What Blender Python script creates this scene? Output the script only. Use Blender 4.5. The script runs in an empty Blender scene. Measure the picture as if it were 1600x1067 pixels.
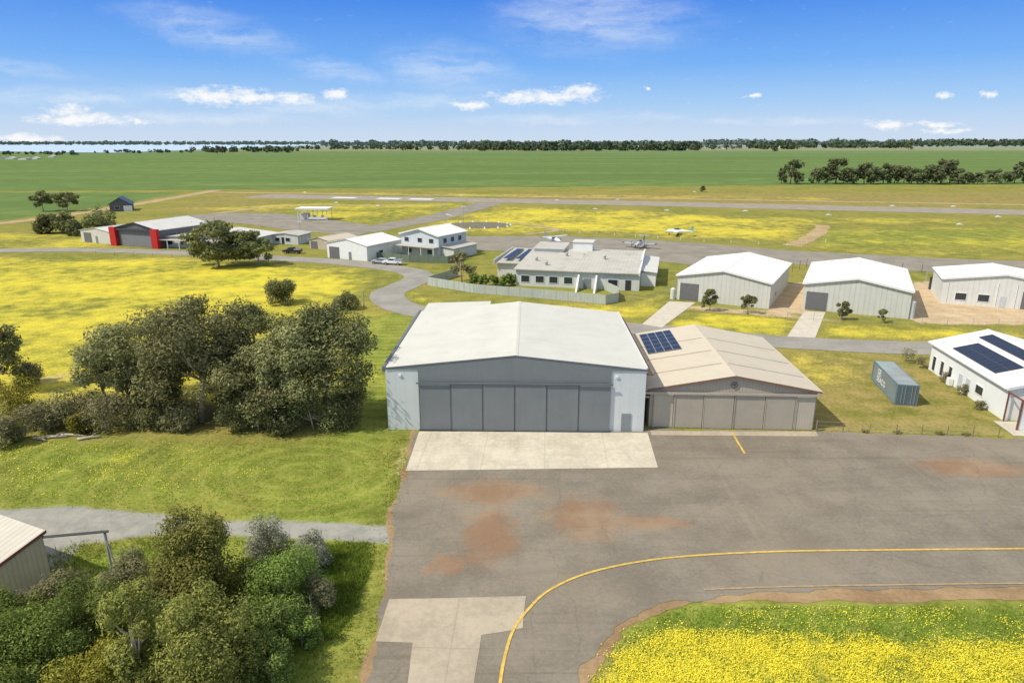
import bpy, bmesh, math, random
import numpy as np
from mathutils import Vector, Matrix, noise as mnoise
R=math.radians
random.seed(11)
SC=bpy.context.scene
C=SC.collection
F=1067.0; TH=R(16.25); H=30.0
cT,sT=math.cos(TH),math.sin(TH)
def ray(u,v):
    dx=(u-800)/F; dy=(533.5-v)/F
    return Vector((dx,cT+dy*sT,-sT+dy*cT))
def P(u,v,z=0.0):
    d=ray(u,v); t=(z-H)/d.z
    return Vector((d.x*t,d.y*t,z))
def Zat(Y,v):
    d=ray(800,v); return H+Y*d.z/d.y
def mpp(p): return (p.y*cT+(H-p.z)*sT)/F      # metres per photo pixel at a place

# ---------------------------------------------------------------- tags
def tag(o,label=None,cat=None,group=None,kind=None):
    if label: o['label']=label
    if cat: o['category']=cat
    if group: o['group']=group
    if kind: o['kind']=kind
    return o
def empty(name,loc,rz,label,cat,group=None):
    o=bpy.data.objects.new(name,None); C.objects.link(o)
    o.empty_display_size=.5
    o.location=loc; o.rotation_euler=(0,0,rz)
    return tag(o,label,cat,group)
def copy_thing(root,loc,rz,sc,label,group=None):
    r=root.copy(); C.objects.link(r); r.location=loc; r.rotation_euler=(0,0,rz)
    r.scale=sc if hasattr(sc,'__len__') else (sc,sc,sc)
    r['label']=label
    if group: r['group']=group
    for ch in list(root.children):
        c=ch.copy(); C.objects.link(c); c.parent=r
        for g in list(ch.children):
            d=g.copy(); C.objects.link(d); d.parent=c
    return r

# ---------------------------------------------------------------- mesh builder
class MB:
    def __init__(s): s.v=[]; s.f=[]
    def add(s,vs,fs):
        n=len(s.v); s.v+= [tuple(p) for p in vs]; s.f+=[tuple(i+n for i in f) for f in fs]; return s
    def box(s,x0,x1,y0,y1,z0,z1):
        return s.add([(x0,y0,z0),(x1,y0,z0),(x1,y1,z0),(x0,y1,z0),(x0,y0,z1),(x1,y0,z1),(x1,y1,z1),(x0,y1,z1)],
          [(3,2,1,0),(4,5,6,7),(0,1,5,4),(1,2,6,5),(2,3,7,6),(3,0,4,7)])
    def poly(s,pts): return s.add(pts,[tuple(range(len(pts)))])
    def extr(s,prof,y0,y1):                     # profile in (x,z), extruded along y
        n=len(prof)
        vs=[(x,y0,z) for x,z in prof]+[(x,y1,z) for x,z in prof]
        fs=[tuple(range(n)),tuple(range(2*n-1,n-1,-1))]
        for i in range(n):
            j=(i+1)%n; fs.append((j,i,n+i,n+j))
        return s.add(vs,fs)
    def extx(s,prof,x0,x1):                     # profile in (y,z), extruded along x
        n=len(prof)
        vs=[(x0,y,z) for y,z in prof]+[(x1,y,z) for y,z in prof]
        fs=[tuple(range(n)),tuple(range(2*n-1,n-1,-1))]
        for i in range(n):
            j=(i+1)%n; fs.append((j,i,n+i,n+j))
        return s.add(vs,fs)
    def tube(s,pts,rad,n=6):
        pts=[Vector(p) for p in pts]
        if not hasattr(rad,'__len__'): rad=[rad]*len(pts)
        b=len(s.v); vs=[]; fs=[]
        for i,p in enumerate(pts):
            d=(pts[min(i+1,len(pts)-1)]-pts[max(i-1,0)]).normalized()
            a=Vector((1,0,0)) if abs(d.x)<.8 else Vector((0,1,0))
            e=d.cross(a).normalized(); g=d.cross(e)
            for k in range(n):
                t=2*math.pi*k/n
                vs.append(p+(e*math.cos(t)+g*math.sin(t))*rad[i])
        for i in range(len(pts)-1):
            for k in range(n):
                k2=(k+1)%n
                fs.append((i*n+k,i*n+k2,(i+1)*n+k2,(i+1)*n+k))
        fs.append(tuple(range(n-1,-1,-1))); m=(len(pts)-1)*n; fs.append(tuple(range(m,m+n)))
        return s.add(vs,fs)
    def loft(s,st,n=14):                        # stations (x, ry, rz, zc)
        vs=[];fs=[]
        for x,ry,rz,zc in st:
            for k in range(n):
                t=2*math.pi*k/n; vs.append((x,ry*math.cos(t),zc+rz*math.sin(t)))
        for i in range(len(st)-1):
            for k in range(n):
                k2=(k+1)%n; fs.append((i*n+k,i*n+k2,(i+1)*n+k2,(i+1)*n+k))
        fs.append(tuple(range(n-1,-1,-1))); m=(len(st)-1)*n; fs.append(tuple(range(m,m+n)))
        return s.add(vs,fs)
    def build(s,name,mat,parent=None,smooth=False,bevel=0):
        me=bpy.data.meshes.new(name); me.from_pydata(s.v,[],s.f)
        bm=bmesh.new(); bm.from_mesh(me); bmesh.ops.recalc_face_normals(bm,faces=bm.faces)
        if bevel:
            bmesh.ops.bevel(bm,geom=[e for e in bm.edges],offset=bevel,segments=2,affect='EDGES',profile=.5)
        bm.to_mesh(me); bm.free()
        if smooth:
            for p in me.polygons: p.use_smooth=True
        me.materials.append(mat)
        o=bpy.data.objects.new(name,me); C.objects.link(o)
        if parent is not None: o.parent=parent
        return o

# ---------------------------------------------------------------- node helper
class N:
    def __init__(s,nt): s.t=nt; s.n=nt.nodes; s.l=nt.links
    def new(s,typ,**kw):
        n=s.n.new(typ)
        for k,v in kw.items(): setattr(n,k,v)
        return n
    def put(s,sock,val):
        if val is None: return
        if isinstance(val,bpy.types.NodeSocket): s.l.new(val,sock)
        else:
            if sock.type=='RGBA' and len(val)==3: val=(*val,1)
            sock.default_value=val
    def m(s,op,a,b=None,c=None,clamp=False):
        n=s.new('ShaderNodeMath',operation=op,use_clamp=clamp)
        s.put(n.inputs[0],a); s.put(n.inputs[1],b)
        if c is not None: s.put(n.inputs[2],c)
        return n.outputs[0]
    def vm(s,op,a,b=None):
        n=s.new('ShaderNodeVectorMath',operation=op)
        s.put(n.inputs[0],a); s.put(n.inputs[1],b)
        return n.outputs['Value'] if op in('LENGTH','DOT_PRODUCT') else n.outputs['Vector']
    def mix(s,f,a,b,mode='MIX'):
        n=s.new('ShaderNodeMix',data_type='RGBA',blend_type=mode)
        s.put(n.inputs[0],f); s.put(n.inputs[6],a); s.put(n.inputs[7],b)
        return n.outputs[2]
    def noise(s,vec,scale,detail=3,rough=.55,col=False):
        n=s.new('ShaderNodeTexNoise'); s.put(n.inputs['Vector'],vec)
        n.inputs['Scale'].default_value=scale; n.inputs['Detail'].default_value=detail; n.inputs['Roughness'].default_value=rough
        return n.outputs['Color'] if col else n.outputs['Fac']
    def step(s,x,a,b,smooth=True):
        n=s.new('ShaderNodeMapRange',interpolation_type='SMOOTHSTEP' if smooth else 'LINEAR'); s.put(n.inputs[0],x)
        n.inputs[1].default_value=a; n.inputs[2].default_value=b
        return n.outputs[0]
    def scale(s,vec,sx,sy,sz,rz=0):
        n=s.new('ShaderNodeMapping'); s.put(n.inputs[0],vec); n.inputs['Scale'].default_value=(sx,sy,sz); n.inputs['Rotation'].default_value=(0,0,rz)
        return n.outputs[0]
    def sep(s,vec):
        n=s.new('ShaderNodeSeparateXYZ'); s.put(n.inputs[0],vec); return n.outputs
    def ellipses(s,vec,lst):                    # lst: (cx,cy,wx,wy,rot)
        acc=None
        for cx,cy,wx,wy,rot in lst:
            d=s.vm('SUBTRACT',vec,(cx,cy,0))
            if rot: d=s.scale(d,1,1,1,-rot)
            d=s.vm('MULTIPLY',d,(1/wx,1/wy,0))
            q=s.m('SUBTRACT',1.0,s.vm('LENGTH',d),clamp=True)
            acc=q if acc is None else s.m('MAXIMUM',acc,q)
        return acc
def newmat(name):
    m=bpy.data.materials.new(name); m.use_nodes=True
    nd=N(m.node_tree); b=m.node_tree.nodes['Principled BSDF']
    return m,nd,b
def lin(r,g,b):
    f=lambda c:(c/255/12.92) if c/255<=.04045 else ((c/255+.055)/1.055)**2.4
    return (f(r),f(g),f(b))
def mul(c,k): return tuple(x*k for x in c)
def M(name,col,rough=.65,var=.12,scale=1.5,rib=None,ribaxis='xy',ribk=.18,metal=0,spec=.3,streak=0,dirt=None,dirtk=0):
    m,n,b=newmat(name)
    tc=n.new('ShaderNodeTexCoord').outputs['Object']
    nz=n.noise(tc,scale,5,.6)
    k=n.step(nz,.25,.75)
    c=n.mix(k,mul(col,1-var),mul(col,1+var))
    if streak:
        sv=n.scale(tc,2.2,2.2,.15); s2=n.step(n.noise(sv,1.0,4,.6),.45,.75)
        c=n.mix(n.m('MULTIPLY',s2,streak),c,mul(col,.6))
    if dirt:
        d2=n.step(n.noise(tc,.35,5,.65),.5,.7); c=n.mix(n.m('MULTIPLY',d2,dirtk),c,dirt)
    if rib:
        x,y,z=n.sep(tc)
        q=n.m('ADD',x,y) if ribaxis=='xy' else {'x':x,'y':y,'z':z}[ribaxis]
        q=n.m('FRACT',n.m('MULTIPLY',q,1/rib))
        w=n.m('ABSOLUTE',n.m('SUBTRACT',q,.5))
        ln=n.step(w,.36,.48)
        c=n.mix(n.m('MULTIPLY',ln,ribk),c,mul(col,.25))
        bp=n.new('ShaderNodeBump'); bp.inputs['Strength'].default_value=.25; bp.inputs['Distance'].default_value=.03
        n.put(bp.inputs['Height'],w); n.put(b.inputs['Normal'],bp.outputs[0])
    n.put(b.inputs['Base Color'],c)
    b.inputs['Roughness'].default_value=rough; b.inputs['Metallic'].default_value=metal
    b.inputs['Specular IOR Level'].default_value=spec
    return m
def leafmat(name,c1,c2,dead=None,trans=.3,dark=.24,deadk=.5):
    m,n,b=newmat(name); n.n.remove(b)
    g=n.new('ShaderNodeNewGeometry'); oi=n.new('ShaderNodeObjectInfo')
    tc=n.new('ShaderNodeTexCoord').outputs['Object']
    c=n.mix(g.outputs['Random Per Island'],c1,c2)
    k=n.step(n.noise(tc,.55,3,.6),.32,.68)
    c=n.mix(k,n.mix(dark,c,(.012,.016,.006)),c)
    if dead is not None:
        c=n.mix(n.m('MULTIPLY',n.step(n.noise(tc,.9,3,.6),.55,.75),deadk),c,dead)
    hs=n.new('ShaderNodeHueSaturation'); n.put(hs.inputs['Color'],c)
    n.put(hs.inputs['Value'],n.m('MULTIPLY_ADD',oi.outputs['Random'],.4,.85))
    n.put(hs.inputs['Hue'],n.m('MULTIPLY_ADD',oi.outputs['Random'],.022,.492))
    d=n.new('ShaderNodeBsdfDiffuse'); t=n.new('ShaderNodeBsdfTranslucent'); mx=n.new('ShaderNodeMixShader'); mx.inputs[0].default_value=trans
    n.put(d.inputs[0],hs.outputs[0]); n.put(t.inputs[0],hs.outputs[0]); n.l.new(d.outputs[0],mx.inputs[1]); n.l.new(t.outputs[0],mx.inputs[2])
    n.l.new(mx.outputs[0],m.node_tree.nodes['Material Output'].inputs[0])
    return m

# ---------------------------------------------------------------- camera, sun, sky
cam=bpy.data.cameras.new('camera'); co=bpy.data.objects.new('camera',cam); C.objects.link(co)
cam.sensor_width=36; cam.lens=24.0; cam.clip_start=.5; cam.clip_end=90000
co.location=(0,0,H); co.rotation_euler=(R(90)-TH,0,0); SC.camera=co
EL=R(49); sh=Vector((-.94,-.34,0)).normalized()
sv=Vector((sh.x*math.cos(EL),sh.y*math.cos(EL),math.sin(EL)))
sl=bpy.data.lights.new('sun','SUN'); sl.energy=4.2; sl.angle=R(.53); sl.color=(1,.935,.82)
so=bpy.data.objects.new('sun',sl); C.objects.link(so); so.rotation_euler=sv.to_track_quat('Z','Y').to_euler(); so.location=(-60,-20,80)
SC.view_settings.view_transform='Standard'; SC.view_settings.look='None'; SC.view_settings.exposure=0
w=bpy.data.worlds.new('World'); SC.world=w; w.use_nodes=True
n=N(w.node_tree); bg=w.node_tree.nodes['Background']; bg.inputs[1].default_value=.1
sky=n.new('ShaderNodeTexSky',sky_type='NISHITA'); sky.sun_disc=False; sky.sun_elevation=EL; sky.sun_rotation=math.atan2(sv.x,sv.y)
sky.air_density=1.0; sky.dust_density=1.2; sky.ozone_density=1.5
tc=n.new('ShaderNodeTexCoord').outputs['Generated']
X,Y,Z=n.sep(tc)
rp=n.new('ShaderNodeValToRGB'); n.put(rp.inputs[0],n.m('MULTIPLY',Z,2.0,clamp=True))
cr=rp.color_ramp
def k10(c,s=1.0): return (*[x*s for x in lin(*c)],1)
cr.elements[0].position=0; cr.elements[0].color=k10((214,230,249))
cr.elements[1].position=1; cr.elements[1].color=k10((200,206,216))
for ps,cc in ((.04,(200,223,251)),(.10,(168,209,253)),(.20,(116,179,252)),(.36,(62,136,239)),(.5,(80,146,235)),(.7,(150,180,218))):  # upper stops, out of view, paled to soften the ambient light
    e=cr.elements.new(ps); e.color=k10(cc)
scn=n.new('ShaderNodeVectorMath',operation='SCALE'); n.put(scn.inputs[0],rp.outputs[0]); scn.inputs['Scale'].default_value=10.0
skyc=n.mix(.88,sky.outputs[0],scn.outputs[0])
yy=n.m('MAXIMUM',Y,.05)
cb=n.new('ShaderNodeCombineXYZ'); n.put(cb.inputs[0],n.m('DIVIDE',X,yy)); n.put(cb.inputs[1],n.m('DIVIDE',Z,yy))
pv=cb.outputs[0]
def cp(u,v):
    d=ray(u,v); return d.x/d.y,d.z/d.y
dist=n.vm('MULTIPLY',n.vm('SUBTRACT',n.noise(pv,28,5,.68,col=True),(.5,.5,.5)),(.075,.018,0))
pd=n.vm('ADD',pv,dist)
cum=[(340,150,80,13),(400,154,38,8),(455,154,42,9),(528,150,26,8),(125,187,82,9),(103,172,30,10),(40,217,66,7),(222,191,14,4),
 (845,152,94,11),(905,142,38,8),(733,167,28,6),(1013,137,7,3),(1185,151,12,3),(1480,148,14,5),(1543,148,14,6),(1385,196,38,7),(1465,195,36,5),(1482,205,40,4)]
L=[(*cp(u,v),a*1.35/F,b*1.45/F,0) for u,v,a,b in cum]
ac=n.ellipses(pd,L)
nz=n.noise(n.scale(pv,1,2.6,1),48,6,.7)
cmask=n.step(n.m('ADD',ac,n.m('MULTIPLY',n.m('SUBTRACT',nz,.5),1.5)),.14,.90)
cir=[(40,108,95,10,-.12),(330,48,140,26,-.22),(520,110,80,15,-.15),(700,105,110,32,-.1),(940,25,170,50,0),(985,182,90,7,0),(480,172,110,13,-.05),
 (130,150,210,14,0),(640,160,160,12,0),(1230,190,150,6,0),(300,185,260,9,0),(860,188,160,7,0)]
L2=[(*cp(u,v),a*1.25/F,b*1.5/F,r) for u,v,a,b,r in cir]
ac2=n.ellipses(pd,L2)
nz2=n.noise(n.scale(pd,5,24,1,R(6)),1.7,5,.62)
cm2=n.m('MULTIPLY',n.m('MULTIPLY',n.step(ac2,0,.9),n.step(nz2,.25,.8)),.62)
c=n.mix(cm2,skyc,(8.4,9.0,9.7))
ccol=n.mix(n.step(nz,.3,.6),(8.4,8.9,9.6),(9.9,9.9,9.8))
c=n.mix(n.m('MULTIPLY',cmask,.92),c,ccol)
n.put(bg.inputs[0],c)

# ---------------------------------------------------------------- ground
def inpoly_sd(px,py,poly):
    ins=np.zeros(px.shape,bool); dm=np.full(px.shape,1e12)
    k=len(poly)
    for i in range(k):
        x0,y0=poly[i]; x1,y1=poly[(i+1)%k]
        if y0!=y1:
            c=((y0>py)!=(y1>py))&(px<(x1-x0)*(py-y0)/(y1-y0)+x0); ins^=c
        dx,dy=x1-x0,y1-y0; L=dx*dx+dy*dy+1e-9
        t=np.clip(((px-x0)*dx+(py-y0)*dy)/L,0,1)
        dm=np.minimum(dm,(px-x0-t*dx)**2+(py-y0-t*dy)**2)
    d=np.sqrt(dm); return np.where(ins,d,-d)
def W2(pp): return [(P(u,v).x,P(u,v).y) for u,v in pp]
def wgt(px,py,pp,fe):
    s=inpoly_sd(px,py,W2(pp)); t=np.clip((s+fe)/(2*fe),0,1); return t*t*(3-2*t)
nr=400; na=260
rr=8*np.power(40000/8,np.linspace(0,1,nr)); aa=np.radians(np.linspace(-68,68,na))
GX=np.outer(rr,np.sin(aa)).ravel(); GY=np.outer(rr,np.cos(aa)).ravel()
verts=np.stack([GX,GY,np.zeros_like(GX)],1)
me=bpy.data.meshes.new('ground')
idx=np.arange(nr*na).reshape(nr,na)
q=np.stack([idx[:-1,:-1],idx[:-1,1:],idx[1:,1:],idx[1:,:-1]],-1).reshape(-1,4)
def fastmesh(me,verts,quads):
    me.vertices.add(len(verts)); me.vertices.foreach_set('co',np.asarray(verts,np.float32).ravel())
    k=quads.shape[1]
    me.loops.add(quads.size); me.loops.foreach_set('vertex_index',quads.astype(np.int32).ravel())
    me.polygons.add(len(quads)); me.polygons.foreach_set('loop_start',np.arange(0,quads.size,k,dtype=np.int32))
    try: me.polygons.foreach_set('loop_total',np.full(len(quads),k,np.int32))
    except Exception: pass
    me.update(calc_edges=True)
fastmesh(me,verts,q[:,::-1])
yel=np.zeros(nr*na); dry=yel.copy(); crop=yel.copy(); lush=yel.copy(); dirt=yel.copy(); mulch_shade=yel.copy(); gravel=yel.copy()
def mx(a,pp,fe,k=1.0): np.maximum(a,wgt(GX,GY,pp,fe)*k,out=a)
mx(yel,[(-400,408),(0,402),(300,405),(480,416),(600,424),(560,470),(590,520),(560,600),(480,640),(0,640),(-500,640)],8,.68)
mx(yel,[(-100,365),(130,362),(200,390),(0,392),(-200,392)],8,.45)
mx(yel,[(280,325),(480,318),(760,316),(690,330),(560,355),(450,333)],10,.52)
mx(yel,[(640,362),(780,322),(1000,330),(1290,348),(1240,380),(1090,372),(860,362),(720,366)],12,.64)
mx(yel,[(440,300),(800,303),(1300,308),(1300,314),(730,308)],6,.42)
mx(yel,[(1000,333),(1600,345),(1800,352),(1280,352)],8,.36)
mx(yel,[(1055,500),(1110,487),(1240,500),(1225,526),(1040,512)],2,.7)
mx(yel,[(1290,505),(1460,510),(1600,520),(1600,530),(1280,528)],2,.5)
mx(yel,[(640,452),(690,470),(980,478),(1050,440),(1040,480),(1000,503),(900,490),(640,478)],3,.5)
mx(yel,[(1215,550),(1350,553),(1370,590),(1270,610)],3,.45)
mx(yel,[(1270,356),(1600,352),(1700,400),(1500,405),(1250,395)],8,.34)
mx(yel,[(0,690),(250,682),(200,740),(0,780)],5,.32)
mx(yel,[(925,1080),(965,1020),(1050,985),(1300,992),(1700,1010),(1750,1200),(890,1200)],.9,.82)
mx(yel,[(440,640),(600,560),(640,600),(610,690)],3,.24)
mx(lush,[(560,500),(650,480),(640,560),(610,700),(590,815),(560,1000),(420,1000),(300,850),(470,690),(540,640)],4,.65)
mx(lush,[(0,690),(560,690),(640,740),(600,815),(300,810),(0,790)],4,.65)
mx(lush,[(960,1000),(1060,944),(1700,944),(1700,1013),(1300,1000),(1060,985)],.8,.85)
mx(lush,[(330,425),(425,420),(420,445),(350,448)],3,.8)
mx(lush,[(1280,360),(1600,358),(1700,385),(1280,385)],5,.35)
mx(lush,[(690,440),(940,455),(955,468),(690,450)],2,.5)
mx(lush,[(-100,880),(150,860),(250,840),(420,860),(560,850),(540,980),(480,1100),(-200,1100)],2,.9)
mx(dry,[(1215,545),(1460,560),(1580,680),(1270,680)],3,.75)
mx(dry,[(800,302),(1700,300),(1900,326),(1300,322),(800,310)],8,.75)
mx(dry,[(250,330),(360,298),(430,299),(440,335)],8,.6)
mx(dry,[(640,362),(780,322),(1000,330),(1290,348),(1240,380),(1090,372),(860,362),(720,366)],12,.4)
mx(dry,[(0,600),(140,585),(560,640),(500,680),(0,680)],4,.5)
mx(crop,[(-2500,300),(-400,300),(0,299),(320,297),(440,296),(1000,291),(1700,288),(3500,285),(5200,234),(-4200,238)],3,1)
mx(crop,[(-500,360),(0,345),(150,325),(290,301),(-500,301)],3,.9)
mx(dirt,[(1425,440),(1720,450),(1720,508),(1440,506)],1.5,1.0)
mx(dirt,[(1205,445),(1260,440),(1260,490),(1200,492)],1.5,.9)
mx(dirt,[(1425,440),(1470,440),(1470,504),(1420,500)],1.5,.9)
mx(dirt,[(1060,474),(1200,486),(1330,500),(1330,506),(1190,494),(1060,484)],1,.55)
mx(dirt,[(614,700),(640,680),(655,676),(640,760),(620,860),(570,1080),(530,1080),(580,940),(602,810)],1.0,.42)
mx(dirt,[(1560,650),(1700,690),(1480,570),(1440,560)],1.0,.6)
mx(dirt,[(30,590),(130,570),(130,600),(40,605)],3,.5)
mx(mulch_shade,[(-100,940),(150,890),(250,860),(420,880),(480,960),(470,1100),(-200,1100)],3,.42)
mx(mulch_shade,[(60,640),(140,610),(540,640),(560,670),(300,668),(60,668)],3,.8)
mx(mulch_shade,[(570,625),(620,600),(612,650),(560,660)],2,.3)  # clump's cast shadow painted as a darker patch on the grass
mx(gravel,[(-100,800),(110,790),(270,803),(300,815),(440,812),(640,822),(625,850),(470,842),(260,835),(130,850),(90,895),(-100,880)],1.0,1)
ca=me.color_attributes.new('zone',"FLOAT_COLOR",'POINT'); ca.data.foreach_set('color',np.stack([yel,dry,crop,lush],1).astype(np.float32).ravel())
cb2=me.color_attributes.new('bare',"FLOAT_COLOR",'POINT'); cb2.data.foreach_set('color',np.stack([dirt,mulch_shade,gravel,np.ones_like(dirt)],1).astype(np.float32).ravel())
m,n,b=newmat('ground')
geo=n.new('ShaderNodeNewGeometry').outputs['Position']
za=n.new('ShaderNodeAttribute',attribute_name='zone'); ba=n.new('ShaderNodeAttribute',attribute_name='bare')
yv,dv,cv=n.sep(za.outputs['Vector']); lv=za.outputs['Alpha']
di,mu,gr=n.sep(ba.outputs['Vector'])
n1=n.noise(geo,2.6,4,.7); n2=n.noise(geo,.32,4,.6); n3=n.noise(geo,.045,4,.6); n4=n.noise(geo,9,2,.6)
mot=n.m('ADD',n.m('MULTIPLY',n1,.5),n.m('MULTIPLY',n2,.5))
g1=n.mix(n.step(mot,.36,.64),lin(106,112,48),lin(150,146,74))
g1=n.mix(n.step(n3,.4,.65),g1,n.mix(n.step(n1,.3,.7),lin(122,120,60),lin(168,154,82)))
gl=n.mix(n.step(mot,.33,.67),lin(94,116,38),lin(144,160,64))
pc=P(470,735); ln_=n.vm('LENGTH',n.vm('MULTIPLY',n.vm('SUBTRACT',geo,(pc.x,pc.y,0)),(1,1.25,0)))
mw_=n.m('SINE',n.m('MULTIPLY',n.m('ADD',ln_,n.m('MULTIPLY',n2,1.6)),2*math.pi/2.3))
gl=n.mix(n.m('MULTIPLY',n.step(mw_,.0,1.0),.4),gl,lin(174,174,92))
gl=n.mix(n.m('MULTIPLY',n.step(n.noise(geo,.11,4,.6),.50,.66),.55),gl,lin(84,104,40))
gl=n.mix(n.m('MULTIPLY',n.step(n.noise(geo,.16,5,.65),.56,.7),.45),gl,lin(170,162,82))
c=n.mix(n.m('MULTIPLY',lv,n.step(n2,.1,.5)),g1,gl)
dc=n.mix(n.step(mot,.35,.65),lin(126,114,66),lin(170,148,96))
c=n.mix(n.m('MULTIPLY',dv,n.step(n.m('ADD',n2,n.m('MULTIPLY',n1,.3)),.35,.8)),c,dc)
fl=n.m('ADD',yv,n.m('MULTIPLY',n.m('SUBTRACT',n2,.5),1.05)); fl=n.m('ADD',fl,n.m('MULTIPLY',n.m('SUBTRACT',n3,.5),1.4)); fl=n.m('ADD',fl,n.m('MULTIPLY',n.m('SUBTRACT',n1,.5),.8))
fl=n.m('ADD',fl,n.m('MULTIPLY',n.m('SUBTRACT',n4,.5),.45))
fl=n.m('MULTIPLY',n.step(fl,.26,1.0),n.step(yv,.04,.25))
c=n.mix(n.m('MULTIPLY',fl,.86),c,n.mix(n4,lin(212,195,52),lin(234,218,80)))
cc=n.mix(n.step(n.noise(n.scale(geo,.0016,.013,1,R(4)),1,4,.6),.35,.65),lin(98,120,64),lin(116,138,76))
cc=n.mix(n.step(n.noise(geo,.05,3,.7),.3,.7),mul(lin(102,123,66),.9),cc)
cc=n.mix(n.m('MULTIPLY',n.step(n.noise(n.scale(geo,.0022,.03,1,R(-3)),1,3,.6),.6,.75),.5),cc,lin(148,150,100))
cc=n.mix(n.m('MULTIPLY',n.step(n.noise(n.scale(geo,.0012,.02,1,R(2)),2.3,3,.6),.58,.72),.4),cc,lin(86,110,62))
c=n.mix(n.step(cv,.35,.65),c,cc)
dcol=n.mix(n.step(mot,.3,.7),lin(174,150,116),lin(212,190,156))
c=n.mix(n.step(n.m('ADD',di,n.m('MULTIPLY',n.m('SUBTRACT',mot,.5),.9)),.35,.65),c,dcol)
mcol=n.mix(n.step(mot,.3,.7),lin(70,66,42),lin(116,108,70))
c=n.mix(n.step(n.m('ADD',mu,n.m('MULTIPLY',n.m('SUBTRACT',mot,.5),1.2)),.4,.75),c,mcol)
gcol=n.mix(n.step(n.noise(geo,.6,5,.7),.3,.7),lin(142,141,133),lin(166,163,152))
c=n.mix(n.step(n.m('ADD',gr,n.m('MULTIPLY',n.m('SUBTRACT',mot,.5),1.1)),.35,.75),c,gcol)
_,yy2,_=n.sep(geo)
c=n.mix(n.m('MULTIPLY',n.step(yy2,1200,6000),.75),c,lin(132,154,156))  # distance haze painted into the far ground colour
n.put(b.inputs['Base Color'],c); b.inputs['Roughness'].default_value=.95; b.inputs['Specular IOR Level'].default_value=.05
bp=n.new('ShaderNodeBump'); bp.inputs['Strength'].default_value=.5; bp.inputs['Distance'].default_value=.1
n.put(bp.inputs['Height'],n.m('MULTIPLY',n.m('ADD',n1,n.m('MULTIPLY',n4,.4)),n.m('SUBTRACT',1.0,n.m('MULTIPLY',gr,.7)))); n.put(b.inputs['Normal'],bp.outputs[0])
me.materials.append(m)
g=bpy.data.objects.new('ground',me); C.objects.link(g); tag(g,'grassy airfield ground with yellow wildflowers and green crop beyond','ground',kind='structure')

# ---------------------------------------------------------------- sheets and roads
def dens(pts,step,jit,rng):
    out=[]
    for i in range(len(pts)):
        a,b=Vector(pts[i]),Vector(pts[(i+1)%len(pts)]); L=(b-a).length; k=max(1,int(L/step))
        d=(b-a).normalized(); nn=Vector((-d.y,d.x)); ph=rng.uniform(0,9)
        for j in range(k):
            o=(rng.uniform(-jit,jit)*.4+jit*.9*mnoise.noise((ph,j*step*.35,0))*2) if (j>0) else 0
            out.append(a.lerp(b,j/k)+nn*o)
    return out
def sheet(name,pp,z,mat,label=None,cat=None,step=1.0,jit=0,world=False):
    pts=[Vector(p) for p in (pp if world else W2(pp))]
    rng=random.Random(len(pp)*7+int(z*1000))
    if jit: pts=dens(pts,step,jit,rng)
    mb=MB(); mb.poly([(p.x,p.y,z) for p in pts]); o=mb.build(name,mat)
    if o.data.polygons[0].normal.z<0: o.data.flip_normals()
    tag(o,label,cat,kind='structure'); return o
def spline(pts,k=8):
    out=[]
    for i in range(len(pts)-1):
        p0=pts[max(i-1,0)];p1=pts[i];p2=pts[i+1];p3=pts[min(i+2,len(pts)-1)]
        for j in range(k):
            t=j/k
            out.append(.5*((2*p1)+(p2-p0)*t+(2*p0-5*p1+4*p2-p3)*t*t+(3*p1-p0-3*p2+p3)*t**3))
    out.append(pts[-1]); return out
def strip(name,pp,wd,z,mat,label=None,cat=None,jit=0,k=10):
    pts=spline([P(u,v) for u,v in pp],k); rng=random.Random(5)
    mb=MB(); vs=[];fs=[]
    for i,p in enumerate(pts):
        d=(pts[min(i+1,len(pts)-1)]-pts[max(i-1,0)]).normalized(); nn=Vector((-d.y,d.x,0))
        wv=wd if not hasattr(wd,'__len__') else wd[0]+(wd[1]-wd[0])*i/(len(pts)-1)
        a=p+nn*(wv/2+rng.uniform(-jit,jit)); c=p-nn*(wv/2+rng.uniform(-jit,jit))
        vs+=[(a.x,a.y,z),(c.x,c.y,z)]
    for i in range(len(pts)-1): fs.append((2*i,2*i+1,2*i+3,2*i+2))
    mb.add(vs,fs); o=mb.build(name,mat)
    if o.data.polygons[0].normal.z<0: o.data.flip_normals()
    tag(o,label,cat,kind='structure'); return o
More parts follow.
